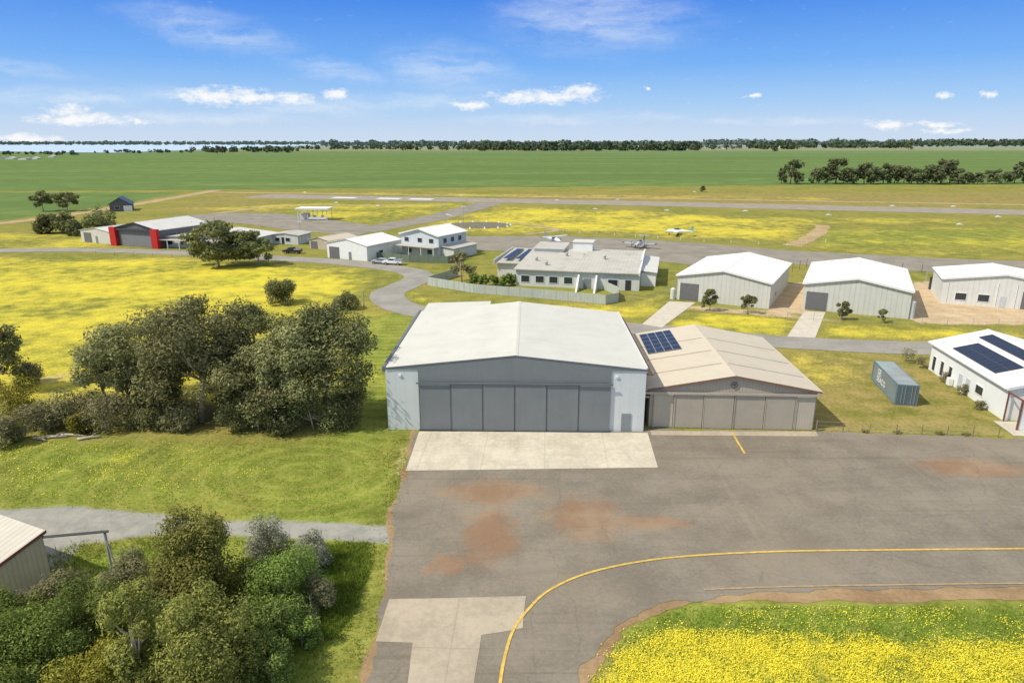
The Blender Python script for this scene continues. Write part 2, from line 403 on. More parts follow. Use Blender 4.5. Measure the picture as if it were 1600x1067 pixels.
def roadmat(name,c1,c2,stains=(),stc=None,fine=3.0):
    m,n,b=newmat(name); geo=n.new('ShaderNodeNewGeometry').outputs['Position']
    a=n.noise(geo,fine,4,.7); d=n.noise(geo,.18,5,.6); e=n.noise(n.scale(geo,.05,.5,1,R(-3)),1,4,.6)
    c=n.mix(n.step(n.m('ADD',n.m('MULTIPLY',a,.35),n.m('MULTIPLY',d,.65)),.36,.64),c1,c2)
    c=n.mix(n.m('MULTIPLY',n.step(e,.5,.75),.35),c,mul(c1,.72))
    if stains:
        c=n.mix(n.m('MULTIPLY',n.step(n.noise(geo,.07,5,.65),.45,.75),.5),c,stc[2])
        t=n.step(n.noise(n.scale(geo,.03,1.3,1,R(8)),1,3,.5),.58,.72)
        c=n.mix(n.m('MULTIPLY',t,.3),c,mul(c1,.6))
        t=n.step(n.noise(n.scale(geo,.9,.04,1,R(14)),1,3,.5),.60,.74)
        c=n.mix(n.m('MULTIPLY',t,.22),c,mul(c2,1.25))
        wv=n.vm('ADD',geo,n.vm('MULTIPLY',n.vm('SUBTRACT',n.noise(geo,.42,5,.7,col=True),(.5,.5,.5)),(6.5,6,0)))
        wv=n.vm('MULTIPLY',wv,(1,1,0))
        s=n.ellipses(wv,stains)
        s=n.step(n.m('ADD',s,n.m('MULTIPLY',n.m('SUBTRACT',a,.5),.55)),.04,.62)
        c=n.mix(n.m('MULTIPLY',s,.68),c,n.mix(n.step(d,.4,.62),stc[0],stc[1]))
        vo=n.new('ShaderNodeTexVoronoi',feature='DISTANCE_TO_EDGE'); vo.inputs['Scale'].default_value=.2
        n.put(vo.inputs['Vector'],n.vm('ADD',geo,n.vm('MULTIPLY',n.noise(geo,.8,3,.6,col=True),(1.2,1.2,0))))
        ck=n.m('SUBTRACT',1.0,n.step(vo.outputs['Distance'],.0,.012))
        c=n.mix(n.m('MULTIPLY',ck,.22),c,mul(c1,.5))
        vo=n.new('ShaderNodeTexNoise'); vo.inputs['Scale'].default_value=14; n.put(vo.inputs['Vector'],geo)
        c=n.mix(n.m('MULTIPLY',n.step(vo.outputs['Fac'],.55,.7),.22),c,mul(c2,1.3))
    n.put(b.inputs['Base Color'],c); b.inputs['Roughness'].default_value=.9; b.inputs['Specular IOR Level'].default_value=.1
    return m
def st(u,v,a,bb,rot=0):
    p=P(u,v); k=mpp(p); dv=(P(u,v-bb)-P(u,v+bb)).length/2
    return (p.x,p.y,a*k,dv,rot)
stains=[st(770,770,115,24),st(768,832,58,66),st(700,880,52,20),st(912,808,82,46),st(1005,816,100,15),st(1520,732,120,16)]
MASPH=roadmat('apron_asphalt',lin(121,113,100),lin(143,134,119),stains,(lin(146,112,84),lin(158,132,104),lin(150,137,117)))
MROAD=roadmat('road_asphalt',lin(142,138,130),lin(162,157,147))
MRUN=roadmat('runway_asphalt',lin(146,137,122),lin(164,154,138))
MTAX=roadmat('taxiway_asphalt',lin(134,128,116),lin(154,147,133))
def concmat(name,c1,c2,px,py,rz):
    m,n,b=newmat(name); geo=n.new('ShaderNodeNewGeometry').outputs['Position']
    v=n.scale(geo,1,1,1,rz); x,y,_=n.sep(v)
    a=n.noise(geo,2.0,5,.7); d=n.noise(geo,.25,5,.65)
    c=n.mix(n.step(n.m('ADD',n.m('MULTIPLY',a,.35),n.m('MULTIPLY',d,.65)),.35,.65),c1,c2)
    c=n.mix(n.m('MULTIPLY',n.step(n.noise(n.scale(geo,.8,.12,1),1,4,.6),.5,.75),.4),c,mul(c1,.72))
    for q,p in ((x,px),(y,py)):
        f=n.m('ABSOLUTE',n.m('SUBTRACT',n.m('FRACT',n.m('MULTIPLY',q,1/p)),.5))
        c=n.mix(n.m('MULTIPLY',n.step(f,.487,.497),.28),c,mul(c1,.55))
    n.put(b.inputs['Base Color'],c); b.inputs['Roughness'].default_value=.85; b.inputs['Specular IOR Level'].default_value=.15
    return m
MCONC=concmat('slab_concrete',lin(190,181,160),lin(212,203,182),6.1,4.0,R(3))
MCON2=concmat('old_concrete',lin(166,154,134),lin(186,173,152),5.0,5.0,R(2))
MDRIVE=M('drive_concrete',lin(200,191,174),.85,.1,.8)
MYEL=M('yellow_line_paint',lin(208,176,88),.8,.22,2.5)
MWHT=M('white_line_paint',lin(225,225,220),.8,.1,2)
MDIRT=roadmat('dirt',lin(140,114,84),lin(170,145,110))
MTRACK=roadmat('dirt_track',lin(164,142,104),lin(186,164,126))

sheet('dirt_verge',[(644,672),(655,676),(1015,674),(1280,676),(1600,688),(1900,700),(1900,938),(1600,937),(1078,942),(980,980),(930,1055),(910,1200),(534,1200),(564,1067),(597,935),(608,840),(604,812),(626,750)],.02,MDIRT,'brown bare dirt edge around the apron','dirt',.6,.28)
sheet('apron',[(648,674.5),(1014,671),(1272,674.5),(1600,686),(1900,696),(1900,914),(1600,917),(1180,925),(1056,938),(960,980),(905,1040),(882,1200),(548,1200),(571,1067),(602,930),(613,850),(612,800),(636,735)],.04,MASPH,'grey asphalt apron in front of the hangars','apron',.6,.28)
sheet('concrete_slab',[(655,674.5),(1012,677),(1028,731),(634,736)],.06,MCONC,'pale concrete slab in front of the big grey hangar','concrete')
sheet('concrete_slab',[(1016,673.5),(1275,675),(1279,682.5),(1018,680.5)],.062,MCON2,'narrow concrete strip in front of the tan hangar doors','concrete')
sheet('concrete_patch',[(608,937),(822,932),(817,982),(752,993),(738,1090),(634,1090),(645,1005),(587,1003)],.06,MCON2,'old concrete patch in the apron near the bottom edge','concrete',.7,.04)
strip('yellow_line',[(779,1090),(786,1040),(800,990),(822,957),(860,922),(930,893),(1040,873),(1200,863),(1400,860),(1620,858),(1900,857)],.2,.08,MYEL,'long curved yellow taxi line across the apron','line')
strip('yellow_line',[(1144,676),(1153,692),(1164,710)],.22,.081,MYEL,'short yellow line in front of the tan hangar','line',k=3)
strip('yellow_line',[(1100,922),(1250,917),(1450,914),(1700,911)],.14,.081,M('worn_line_paint',lin(172,148,110),.9,.2,2),'faint worn line along the grass edge of the apron','line')
strip('road',[(-300,397),(0,391.5),(150,391),(300,396),(420,403),(510,408),(590,416),(640,424),(655,434),(630,447),(606,458),(612,472),(650,486),(720,496),(860,505),(985,513),(1100,523),(1220,534),(1400,543),(1600,545),(1900,548)],[7.0,7.0],.04,MROAD,'grey sealed road curving behind the hangars','road',.12,12)
strip('road',[(-200,366),(0,349),(90,338),(170,326),(250,313),(340,297)],8,.04,MTRACK,'pale country road at far left','road')
strip('runway',[(400,306.3),(700,312),(1000,318),(1300,325),(1600,332),(2000,341)],28,.04,MRUN,'long straight runway','runway',.3)
strip('runway_shoulder',[(330,300.5),(700,305.6),(1000,310),(1300,315),(1600,320),(2000,327)],6,.03,MTRACK,'brown track beside the runway','track',.8)
for uu in (520,590,640):
    strip('runway_marking',[(uu,306.5+(uu-400)*.019),(uu+36,307.2+(uu-400)*.019)],7,.07,MWHT,{520:'white threshold marking on the runway, leftmost of three',590:'white threshold marking on the runway, middle of three',640:'white threshold marking on the runway, rightmost of three'}[uu],'marking',k=2)
strip('taxiway',[(560,361),(620,351),(680,340),(730,327),(770,316)],14,.045,MTAX,'taxiway linking the apron to the runway','taxiway',.3)
sheet('apron',[(268,338),(350,333),(440,334),(500,342),(600,354),(560,368),(470,362),(380,350),(300,345)],.041,MTAX,'far grey apron beside the open canopy','apron',2,.5)
sheet('taxiway',[(640,364),(720,370),(860,369),(1000,374),(1100,381),(1240,392),(1470,404),(1700,412),(1900,420),(1900,440),(1600,432),(1470,426),(1240,413),(1080,414),(1010,406),(900,396),(760,392),(700,385),(600,372)],.042,MTAX,'grey aircraft apron behind the buildings','taxiway',2,.4)
strip('dirt_track',[(1236,384),(1262,374),(1282,360),(1286,352)],5,.03,MTRACK,'brown dirt track across the airfield grass','track',.5)
strip('dirt_track',[(800,349),(835,352),(870,360),(820,366)],3,.03,MTRACK,'curved dirt track beside the signal circle','track',.5)
strip('dirt_track',[(250,345),(330,335),(450,322),(700,320)],4,.03,MTRACK,'dirt track across the far airfield','track',.6)
sheet('driveway',[(1046,471),(1087,473),(1034,512),(1003,507)],.05,MDRIVE,'pale concrete driveway of the left white roofed hangar','driveway')
sheet('driveway',[(1257,486),(1290,488),(1274,528),(1230,526)],.05,MDRIVE,'pale concrete driveway of the middle white roofed hangar','driveway')
cpn=P(748,352)
pts=[(cpn.x+12*math.cos(t),cpn.y+11*math.sin(t)) for t in np.linspace(0,2*math.pi,40)[:-1]]
sheet('signal_circle',pts,.05,M('dark_gravel',lin(120,112,92),.95,.25,.5),'dark round signal area in the airfield grass','gravel',1.0,.3,world=True)
mw,nn_,bw=newmat('water'); bw.inputs['Base Color'].default_value=(.52,.64,.74,1); bw.inputs['Roughness'].default_value=.4
sheet('water',[(60,238),(180,239),(330,233.5),(440,229),(560,225.5),(560,224.3),(0,225),(-400,226),(-300,231)],.5,mw,'pale lake near the horizon at left','lake')

# ---------------------------------------------------------------- materials for things
HG_WHITE=M('painted_panel_wall',lin(212,217,214),.6,.03,.5,streak=.05,rib=1.0,ribk=.04)
HG_GREY=M('grey_door_paint',lin(126,131,132),.6,.05,.4,streak=.1)
HG_TRIM=M('dark_trim',lin(108,113,115),.5,.06,1)
ROOF_W=M('pale_roof_sheet',lin(208,206,195),.6,.04,.25,rib=.76,ribaxis='y',ribk=.07,spec=.1,dirt=lin(190,186,174),dirtk=.35)
ROOF_T=M('tan_roof_sheet',lin(203,192,171),.6,.06,.35,rib=.76,ribaxis='y',ribk=.08,spec=.1,dirt=lin(182,170,149),dirtk=.4)
ROOF_G=M('grey_roof_sheet',lin(188,184,174),.6,.08,.35,rib=.76,ribaxis='y',ribk=.1,spec=.1)
ROOF_LG=M('light_grey_roof_sheet',lin(208,206,199),.6,.06,.35,rib=.76,ribaxis='y',ribk=.08,spec=.1)
ROOF_WW=M('white_roof_sheet',lin(233,231,224),.6,.03,.3,rib=.76,ribaxis='y',ribk=.06,spec=.1)
TANW=M('tan_wall_sheet',lin(186,176,157),.6,.06,.6,rib=.35,ribk=.2,streak=.1)
TAND=M('tan_door_paint',lin(178,169,151),.6,.05,.6,streak=.12)
TANL=M('pale_ribbed_door',lin(194,184,164),.6,.05,.6,rib=.3,ribk=.14)
RUST=M('rust_red_trim',lin(124,82,68),.6,.12,2)
BARGE=M('brown_barge',lin(132,100,84),.6,.1,2)
ZINC=M('zinc_wall_sheet',lin(204,204,196),.6,.05,.5,rib=.85,ribk=.2,streak=.14)
ROLL=M('roller_door',lin(110,110,112),.55,.06,1,rib=.3,ribaxis='z',ribk=.3)
WHITEW=M('white_wall',lin(230,231,227),.6,.04,.6,streak=.08)
WHITEP=M('white_paint',lin(230,231,228),.45,.03,1)
OFFW=M('off_white_wall',lin(208,209,204),.7,.06,.6,streak=.15)
GLASS=M('dark_glass',(.03,.04,.05),.12,.1,.5,spec=.6)
GUT=M('brown_gutter',lin(160,128,98),.7,.2,1.2)
STEEL=M('galvanised_steel',lin(170,170,166),.5,.08,2,metal=.2)
DARKM=M('dark_metal',lin(60,61,62),.5,.1,2)
RED=M('red_paint',lin(188,44,40),.55,.1,1)
CHAR=M('charcoal_sheet',lin(106,106,107),.55,.08,.6,rib=.5,ribk=.15)
BLUEC=M('container_paint',lin(124,139,142),.55,.12,.6,rib=.28,ribk=.35,streak=.3,dirt=lin(136,124,108),dirtk=.3)
BLUET=M('container_roof_paint',lin(148,158,156),.6,.15,.5,dirt=lin(150,130,108),dirtk=.5)
GREENF=M('green_fence_sheet',lin(114,126,110),.6,.08,1,rib=.3,ribk=.2)
GREYF=M('grey_fence_sheet',lin(182,188,178),.6,.06,.6,rib=.3,ribk=.2,streak=.1)
RUBBER=M('rubber',(.02,.02,.02),.9,.1,2)
BARK=M('bark',lin(184,170,148),.9,.22,2.5)
BARKD=M('dark_bark',lin(100,88,72),.95,.3,2.5)
WOOD=M('weathered_wood',lin(132,116,98),.9,.2,2)
HAZEW=M('far_house_wall',lin(214,212,206),.7,.05,1)
HAZER=M('far_house_roof',lin(150,148,148),.7,.05,1)
LAP=M('roof_lap_sheet',lin(164,153,136),.7,.1,1)  # darker tan of the roof sheet overlaps
PALED=M('pale_door',lin(190,196,200),.5,.05,1)
PFRAME=M('panel_frame',lin(84,88,94),.5,.05,1)
def panelmat():
    m,n,b=newmat('solar_cells'); tc=n.new('ShaderNodeTexCoord').outputs['Object']; x,y,z=n.sep(tc)
    c=n.mix(n.noise(tc,.6,2),(.008,.014,.035),(.016,.026,.06))
    n.put(b.inputs['Base Color'],c); b.inputs['Roughness'].default_value=.3; b.inputs['Specular IOR Level'].default_value=.3
    return m
CELL=panelmat()

# ---------------------------------------------------------------- building helpers
def fr(a,b):
    p,q=P(*a),P(*b); d=q-p; return p,math.atan2(d.y,d.x),d.length
def shed(name,label,cat,FL,rz,W,D,eave,peak,wm,rm,trim=None,ov=.25,ovy=.25,rf=.5,group=None,eaveR=None,gut=None,th=.17,tt=.04):
    root=empty(name,FL,rz,label,cat,group); xr=W*rf; eR=eave if eaveR is None else eaveR
    mb=MB(); 
    f=[(0,0),(W,0),(W,eR),(xr,peak),(0,eave)]
    for y in (0,D): mb.poly([(x,y,z) for x,z in f])
    mb.poly([(0,0,0),(0,D,0),(0,D,eave),(0,0,eave)]); mb.poly([(W,0,0),(W,D,0),(W,D,eR),(W,0,eR)])
    mb.build('wall',wm,root)
    sl=(peak-eave)/max(xr,.01); sr=(peak-eR)/max(W-xr,.01); t=.12
    pr=[(-ov,eave-sl*ov+.01),(xr,peak+.01),(W+ov,eR-sr*ov+.01)]
    prof=pr+[(x,z+t) for x,z in reversed(pr)]
    rfm=MB().extr(prof,-ovy,D+ovy).build('roof',rm,root)
    mb=MB().extr([(xr-.3,peak-sl*.3+t+.012),(xr,peak+t+.012),(xr+.3,peak-sr*.3+t+.012),(xr+.3,peak-sr*.3+t+.04),(xr,peak+t+.05),(xr-.3,peak-sl*.3+t+.04)],-ovy-.02,D+ovy+.02)
    mb.build('ridge_cap',rm,rfm)
    if trim:
        p2=[(x,z-th) for x,z in pr]; p3=[(x,z+t+tt) for x,z in pr]
        MB().extr(p2+list(reversed(p3)),-ovy-.1,-ovy-.006).build('barge_board',trim,root)
    gm=gut or rm
    MB().box(-ov-.16,-ov-.004,-ovy,D+ovy,eave-sl*ov-.06,eave-sl*ov+.1).build('gutter',gm,root)
    MB().box(W+ov+.004,W+ov+.16,-ovy,D+ovy,eR-sr*ov-.06,eR-sr*ov+.1).build('gutter',gm,root)
    return root
def fpanel(root,name,x0,x1,z0,z1,mat,pr=.06,label=None):
    o=MB().box(x0,x1,-pr,.03,z0,z1).build(name,mat,root)
    if label: o['label']=label
    return o
def lpanel(root,name,y0,y1,z0,z1,mat,pr=.06): return MB().box(-pr,.03,y0,y1,z0,z1).build(name,mat,root)
def fwin(root,x0,x1,z0,z1,frame=WHITEP,glass=GLASS):
    f=MB(); b=.07
    f.box(x0-b,x1+b,-.09,.02,z0-b,z0); f.box(x0-b,x1+b,-.09,.02,z1,z1+b); f.box(x0-b,x0,-.085,.02,z0,z1); f.box(x1,x1+b,-.085,.02,z0,z1)
    o=f.build('window',frame,root); MB().box(x0,x1,-.05,.02,z0,z1).build('pane',glass,o); return o
def lwin(root,y0,y1,z0,z1,frame=WHITEP,glass=GLASS,x=0,s=-1):
    f=MB(); b=.07; xa,xb=sorted((x+s*.09,x-s*.02)); xc,xd=sorted((x+s*.085,x-s*.02)); xe,xf=sorted((x+s*.05,x-s*.02))
    f.box(xa,xb,y0-b,y1+b,z0-b,z0); f.box(xa,xb,y0-b,y1+b,z1,z1+b); f.box(xc,xd,y0-b,y0,z0,z1); f.box(xc,xd,y1,y1+b,z0,z1)
    o=f.build('window',frame,root); MB().box(xe,xf,y0,y1,z0,z1).build('pane',glass,o); return o
def solar(root,x0,y0,cols,rows,pw,ph,eave,slope,off=.22,fm=None,gap=.03):
    for i in range(cols):
        for j in range(rows):
            xa=x0+i*(pw+gap); ya=y0+j*(ph+gap); mb=MB(); z=lambda x:eave+slope*x+off
            vs=[(xa,ya,z(xa)),(xa+pw,ya,z(xa+pw)),(xa+pw,ya+ph,z(xa+pw)),(xa,ya+ph,z(xa))]
            mb.add(vs+[(a,b,c+.04) for a,b,c in vs],[(3,2,1,0),(4,5,6,7),(0,1,5,4),(1,2,6,5),(2,3,7,6),(3,0,4,7)])
            fo=mb.build('solar_panel',fm or STEEL,root)
            e=.03; q=[(xa+e,ya+e),(xa+pw-e,ya+e),(xa+pw-e,ya+ph-e),(xa+e,ya+ph-e)]
            m2=MB().poly([(a,b,z(a)+.045) for a,b in q]); m2.build('solar_cells',CELL,fo)

# ---- big grey hangar
FL,rz,W=fr((607,670.5),(1005,674.5)); e,pk=6.95,8.4; D=25.3
HG=shed('hangar','large hangar with dark grey sliding doors and wide pale gabled roof','hangar',FL,rz,W,D,e,pk,HG_WHITE,ROOF_W,trim=HG_TRIM,ov=.02,ovy=.03,gut=HG_TRIM,th=.02,tt=.02)
xl,xr_=W*.1256,W*.867
MB().extr([(0.01,e-.02),(xl,e-.02),(xl,5.55),(xr_,5.55),(xr_,e-.02),(W-.01,e-.02),(W/2,pk-.05)],-.1,.02).build('gable_panel',HG_GREY,HG)
pw=(xr_-xl)/6
for i in range(6):
    dy_=(.1 if i in(0,5) else (.05 if i in (1,4) else 0))
    o=MB().box(xl+i*pw+.03,xl+(i+1)*pw-.03,-.30+dy_,-.02,.06,5.5).build('door_panel',HG_GREY,HG)
    yb=-.32+dy_
    MB().box(xl+i*pw+.03,xl+i*pw+.10,yb,yb+.018,.06,5.48).build('door_stile',HG_TRIM,o)
MB().box(xl-.2,xr_+.2,-.42,-.32,5.4,5.56).build('door_track',HG_TRIM,HG)
MB().box(xl-.1,xr_+.1,-.4,-.1,.062,.09).build('floor_track',DARKM,HG)
d_=fpanel(HG,'door',W*.912,W*.949,.02,2.1,M('grey_small_door',lin(138,144,146),.6,.05,1),.07)
MB().box(W*.912+.12,W*.912+.2,-.13,-.074,1,1.08).build('handle',STEEL,d_)
for xx in (W*.055,W*.888): fpanel(HG,'wall_lamp',xx-.14,xx+.14,6.1,6.35,WHITEP,.12)
MB().box(-.34,-.03,.0,D+.2,e-.35,e+.22).build('parapet',HG_TRIM,HG)
MB().box(W+.04,W+.2,.3,D+.2,e-.35,e+.22).build('parapet',HG_WHITE,HG)
MB().box(W+.24,W+.9,.6,D,e-.75,e-.55).build('box_gutter',GUT,HG)
MB().box(.3,9.2,D+.3,D+6.6,0,e-.5).build('rear_annex',HG_WHITE,HG)
MB().extr([(0,e-.48),(9.5,e-.1),(9.5,e+.05),(0,e-.32)],D+.25,D+6.9).build('annex_roof',ROOF_W,HG)
# ---- tan hangar
FL2,rz2,W2_=fr((1013,666.5),(1270,671.5)); e2,p2=4.4,6.0; D2=21
HT=shed('hangar','tan corrugated hangar with solar panels on its beige roof','hangar',FL2,rz2,W2_,D2,e2,p2,TANW,ROOF_T,trim=BARGE,ov=.35,ovy=.3,gut=ROOF_T,th=.04)
bx=[(q-1013)/257 for q in (1018,1050,1096,1143,1191,1237,1268)]
for i in range(6):
    o=MB().box(W2_*bx[i]+.03,W2_*bx[i+1]-.03,-.16 if i in(0,5) else -.26+.05*(i%2),-.02,.06,3.95).build('door_panel',TANL if i in(0,5) else TAND,HT)
    MB().box(W2_*bx[i]+.03,W2_*bx[i]+.1,-.29,-.27,.06,3.95).build('door_stile',TANW,o)
MB().box(-.9,W2_+.3,-.4,-.3,3.95,4.2).build('door_track',TANW,HT)
s2=(p2-e2)/(W2_/2)
for yy in (4.2,9.2,14.6):
    for s in (0,1):
        x0,x1=(.0,W2_/2-.36) if s==0 else (W2_/2+.36,W2_)
        z=lambda x:(e2+s2*x if s==0 else e2+s2*(W2_-x))+.135
        mb=MB().poly([(x0,yy,z(x0)+.01),(x1,yy,z(x1)+.01),(x1,yy+.25,z(x1)+.01),(x0,yy+.25,z(x0)+.01)]); mb.build('roof_lap',LAP,HT)
solar(HT,1.3,11.4,4,5,1.0,1.7,e2,s2,fm=STEEL)
em=MB()
for k in range(20):
    a0,a1=2*math.pi*k/20,2*math.pi*(k+1)/20
    em.poly([(W2_/2+r*math.cos(a),-.13,5.05+r*math.sin(a)) for r,a in ((.26,a0),(.34,a0),(.34,a1),(.26,a1))])
em.box(W2_/2-.17,W2_/2+.17,-.135,-.12,5.02,5.09); em.box(W2_/2-.12,W2_/2+.12,-.134,-.12,5.14,5.2); em.box(W2_/2-.12,W2_/2+.12,-.134,-.12,4.9,4.96)
o=MB().extr([(W2_/2+.36*math.cos(t),5.05+.36*math.sin(t)) for t in np.linspace(0,2*math.pi,21)[:-1]],-.1,.02).build('emblem',TANL,HT); em.build('emblem_mark',DARKM,o)
MB().box(-1.1,-.06,-.05,D2,3.4,3.55).build('side_awning',ROOF_T,HT)
# ---- the two white roofed hangars
def zhangar(a,b,D,e,p,label):
    FL,rz,W=fr(a,b); h=shed('hangar',label,'hangar',FL,rz,W,D,e,p,ZINC,ROOF_WW,trim=WHITEP,ov=.25,ovy=.3,group=None)
    return h,W
HA,WA=zhangar((1057,467.5),(1201,483),25,4.9,6.5,'grey ribbed hangar with white roof beside the terminal fence')
d_=fpanel(HA,'roller_door',.6,4.2,.03,3.4,ROLL,.08); fpanel(HA,'door_frame',.45,.58,.03,3.5,WHITEP,.1)
lwin(HA,6,7.2,1.2,2.2,x=WA,s=1)
HB,WB=zhangar((1253,482.5),(1419,498.5),25,4.9,6.5,'grey ribbed hangar with white roof, middle of the right hand row')
d_=fpanel(HB,'roller_door',.5,4.1,.03,3.4,ROLL,.08)
HC=shed('hangar','grey hangar with two windows and white roof at right edge behind gravel yard','hangar',P(1468,473),R(-24),20,13,4.8,6.3,M('pale_zinc_wall',lin(216,217,211),.6,.05,.5,rib=.85,ribk=.14,streak=.1),ROOF_WW,trim=WHITEP,rf=.5)
fwin(HC,2.4,4.2,.9,2.2); fwin(HC,6.1,7.9,.9,2.2); fpanel(HC,'door',9.6,10.6,.03,2.1,PALED); fpanel(HC,'roller_door',13,17,.03,3.3,ROLL,.08)
for xx in (1.0,9.0,12.0): MB().tube([(xx,-.08,0),(xx,-.08,4.6)],.06).build('downpipe',WHITEP,HC)
# ---- white building at right with solar panels
FLd=Vector((55.2,71.3,0))
HD=shed('workshop','white gabled workshop with two rows of solar panels at right edge','building',FLd,R(-7),13.6,18.2,3.9,5.7,WHITEW,ROOF_WW,trim=WHITEP,ov=.35,ovy=.3)
sd=(5.7-3.9)/6.8
solar(HD,.5,4.0,2,10,1.5,1.0,3.9,sd,fm=PFRAME,gap=.008); solar(HD,4.5,3.0,1,13,1.62,1.0,3.9,sd,fm=PFRAME,gap=.008)
for y0,y1,z0,z1 in ((16.4,17.2,.3,2.2),(14.2,15.0,.3,2.2),(12.0,12.8,.3,2.2),(4.6,6.2,1.1,2.1)): lwin(HD,y0,y1,z0,z1)
lpanel(HD,'door',9.4,10.3,.05,2.1,PALED); lpanel(HD,'door',7.6,8.5,.05,2.1,PALED)
MB().box(-.6,-.1,11.2,11.9,.05,1.0).build('air_conditioner',WHITEP,HD)
m_=MB(); m_.box(-.2,-.05,-3.0,-2.85,0,3.4); m_.box(-.2,-.05,-.45,-.35,0,3.4); m_.box(-.2,-.05,-3.0,-.3,3.4,3.55); m_.box(3.4,3.55,-3.0,-2.85,0,3.4); m_.box(-.05,3.55,-3.0,-2.85,3.41,3.56); m_.build('door_portal',RUST,HD)
MB().box(.05,3.3,-2.9,-2.82,.1,3.3).build('sliding_door',WHITEP,HD)
MB().box(-1.2,3.5,-4.5,-.5,.02,.07).build('door_slab',MDRIVE,HD)
# ---- shipping container
ct=empty('shipping_container',P(1397.5,632.5),R(-11.5),'weathered blue grey shipping container with white lettering on grass','container')
L_,w_,h_=9.4,2.44,2.6
MB().box(.06,w_-.06,.06,L_-.06,.15,h_-.06).build('corrugated_side',BLUEC,ct)
MB().box(0.03,w_-.03,.03,L_-.03,h_-.055,h_-.01).build('container_roof',BLUET,ct)
f=MB()
for x in (0,w_-.14):
    for y in (0,L_-.14): f.box(x,x+.14,y,y+.14,0,h_)
for x in (0.005,w_-.125):
    f.box(x,x+.12,.14,L_-.14,.02,.2); f.box(x,x+.12,.14,L_-.14,h_-.13,h_-.005)
for y in (0.005,L_-.125): f.box(.14,w_-.14,y,y+.12,.02,.2); f.box(.14,w_-.14,y,y+.12,h_-.13,h_-.005)
f.build('corner_frame',M('container_frame_paint',lin(108,124,130),.55,.12,1),ct)
CDP=M('container_door_paint',lin(96,112,118),.55,.15,.8,streak=.3,rib=.35,ribk=.3)
for k in range(2):
    d_=MB().box(.16+k*1.07,1.2+k*1.07,-.02,.05,.21,h_-.14).build('door',CDP,ct)
    for xx in (.45,.8): MB().tube([(.16+k*1.07+xx,-.05,.25),(.16+k*1.07+xx,-.05,h_-.2)],.025).build('locking_bar',STEEL,d_)
def text(body,size,mat,name):
    cu=bpy.data.curves.new('t','FONT'); cu.body=body; cu.size=size; cu.extrude=.004; cu.offset=.015
    ob=bpy.data.objects.new('t',cu); C.objects.link(ob); dg=bpy.context.evaluated_depsgraph_get()
    me=bpy.data.meshes.new_from_object(ob.evaluated_get(dg)); bpy.data.objects.remove(ob)
    me.materials.clear(); me.materials.append(mat)
    o=bpy.data.objects.new(name,me); C.objects.link(o); return o
for body,zz,yy in (('GE',1.5,7.4),('SEACO',.62,7.4)):
    t=text(body,1.05,WHITEP,'lettering'); t.parent=ct; t.location=(.035,yy,zz); t.rotation_euler=(R(90),0,R(-90))
# ---- terminal building
FLt=P(806,446); tb=empty('terminal_building',FLt,R(-13),'low pale terminal building with long low roof and rooftop plant room','building')
TW,TD=26.5,29
FLATR=M('low_roof_sheet',lin(190,186,174),.6,.07,.3,rib=.8,ribaxis='x',ribk=.14,spec=.1,dirt=lin(160,155,143),dirtk=.5)
mb=MB(); mb.extx([(0,0),(TD,0),(TD,3.9),(TD*.75,4.8),(0,3.6)],0,TW); mb.build('wall',OFFW,tb)
mb=MB().extx([(-.6,3.57),(TD*.75,4.84),(TD+.4,3.96),(TD+.4,4.13),(TD*.75,5.02),(-.6,3.75)],-.4,TW-.3); mb.build('roof',FLATR,tb)
MB().extx([(-.5,3.3),(TD+.4,3.3),(TD+.4,4.5),(TD*.75,5.25),(12,4.7),(12,4.35),(-.5,3.95)],TW-.28,TW+.06).build('parapet',WHITEW,tb)
MB().box(TW+.08,TW+3.2,5.5,TD-3,0,3.0).build('right_wing',WHITEW,tb); MB().extr([(TW+.1,3.3),(TW+3.5,3.02),(TW+3.5,3.16),(TW+.1,3.44)],5.1,TD-2.6).build('right_wing_roof',ROOF_LG,tb)
MB().box(.6,7.6,17.5,26.5,4.0,5.5).build('raised_block',OFFW,tb); MB().extx([(17.2,5.52),(26.8,5.8),(26.8,5.95),(17.2,5.67)],.3,7.9).build('raised_roof',ROOF_G,tb)
mb=MB().box(-6.4,-.05,9,TD-1,0,3.2); mb.build('side_wing',OFFW,tb)
MB().extx([(8.3,3.25),(TD-.6,3.75),(TD-.6,3.92),(8.3,3.42)],-6.9,-.42).build('wing_roof',ROOF_G,tb)
MB().box(-7.1,-6.92,8.2,TD-.4,3.0,4.15).build('wing_parapet',OFFW,tb)
for j in range(9):
    for xa,xb in ((-5.4,-3.6),(-2.4,-.8)):
        fo=MB().box(xa,xb,10.5+j*1.7,12.0+j*1.7,4.1,4.16).build('solar_panel',PFRAME,tb); MB().box(xa+.05,xb-.05,10.55+j*1.7,11.95+j*1.7,4.163,4.17).build('solar_cells',CELL,fo)
o=MB().box(9.5,14.2,20.5,25,4.2,6.9).build('plant_room',WHITEW,tb); MB().box(9.3,14.4,20.3,25.2,6.9,7.05).build('plant_room_roof',ROOF_W,o)
for x,y,z_ in ((3,8,4.0),(9,14,4.3),(18,12,4.3),(6,4,3.8)): MB().tube([(x,y,z_),(x,y,z_+.9),(x,y,z_+.91),(x,y,z_+1.15)],[.3,.3,.45,.2],10).build('roof_vent',STEEL,tb)
for x0 in (13.6,17.4): MB().extx([(-4.6,.02),(-.02,.02),(-.02,3.3)],x0,x0+.35).build('buttress',WHITEW,tb)
for x in (1.2,4.4,7.4,10.6): fwin(tb,x,x+1.8,.9,2.3)
fpanel(tb,'door',14.8,16.4,.05,2.2,HG_GREY); fwin(tb,20,22,.9,2.2); fpanel(tb,'door',23.6,24.8,.05,2.2,DARKM)
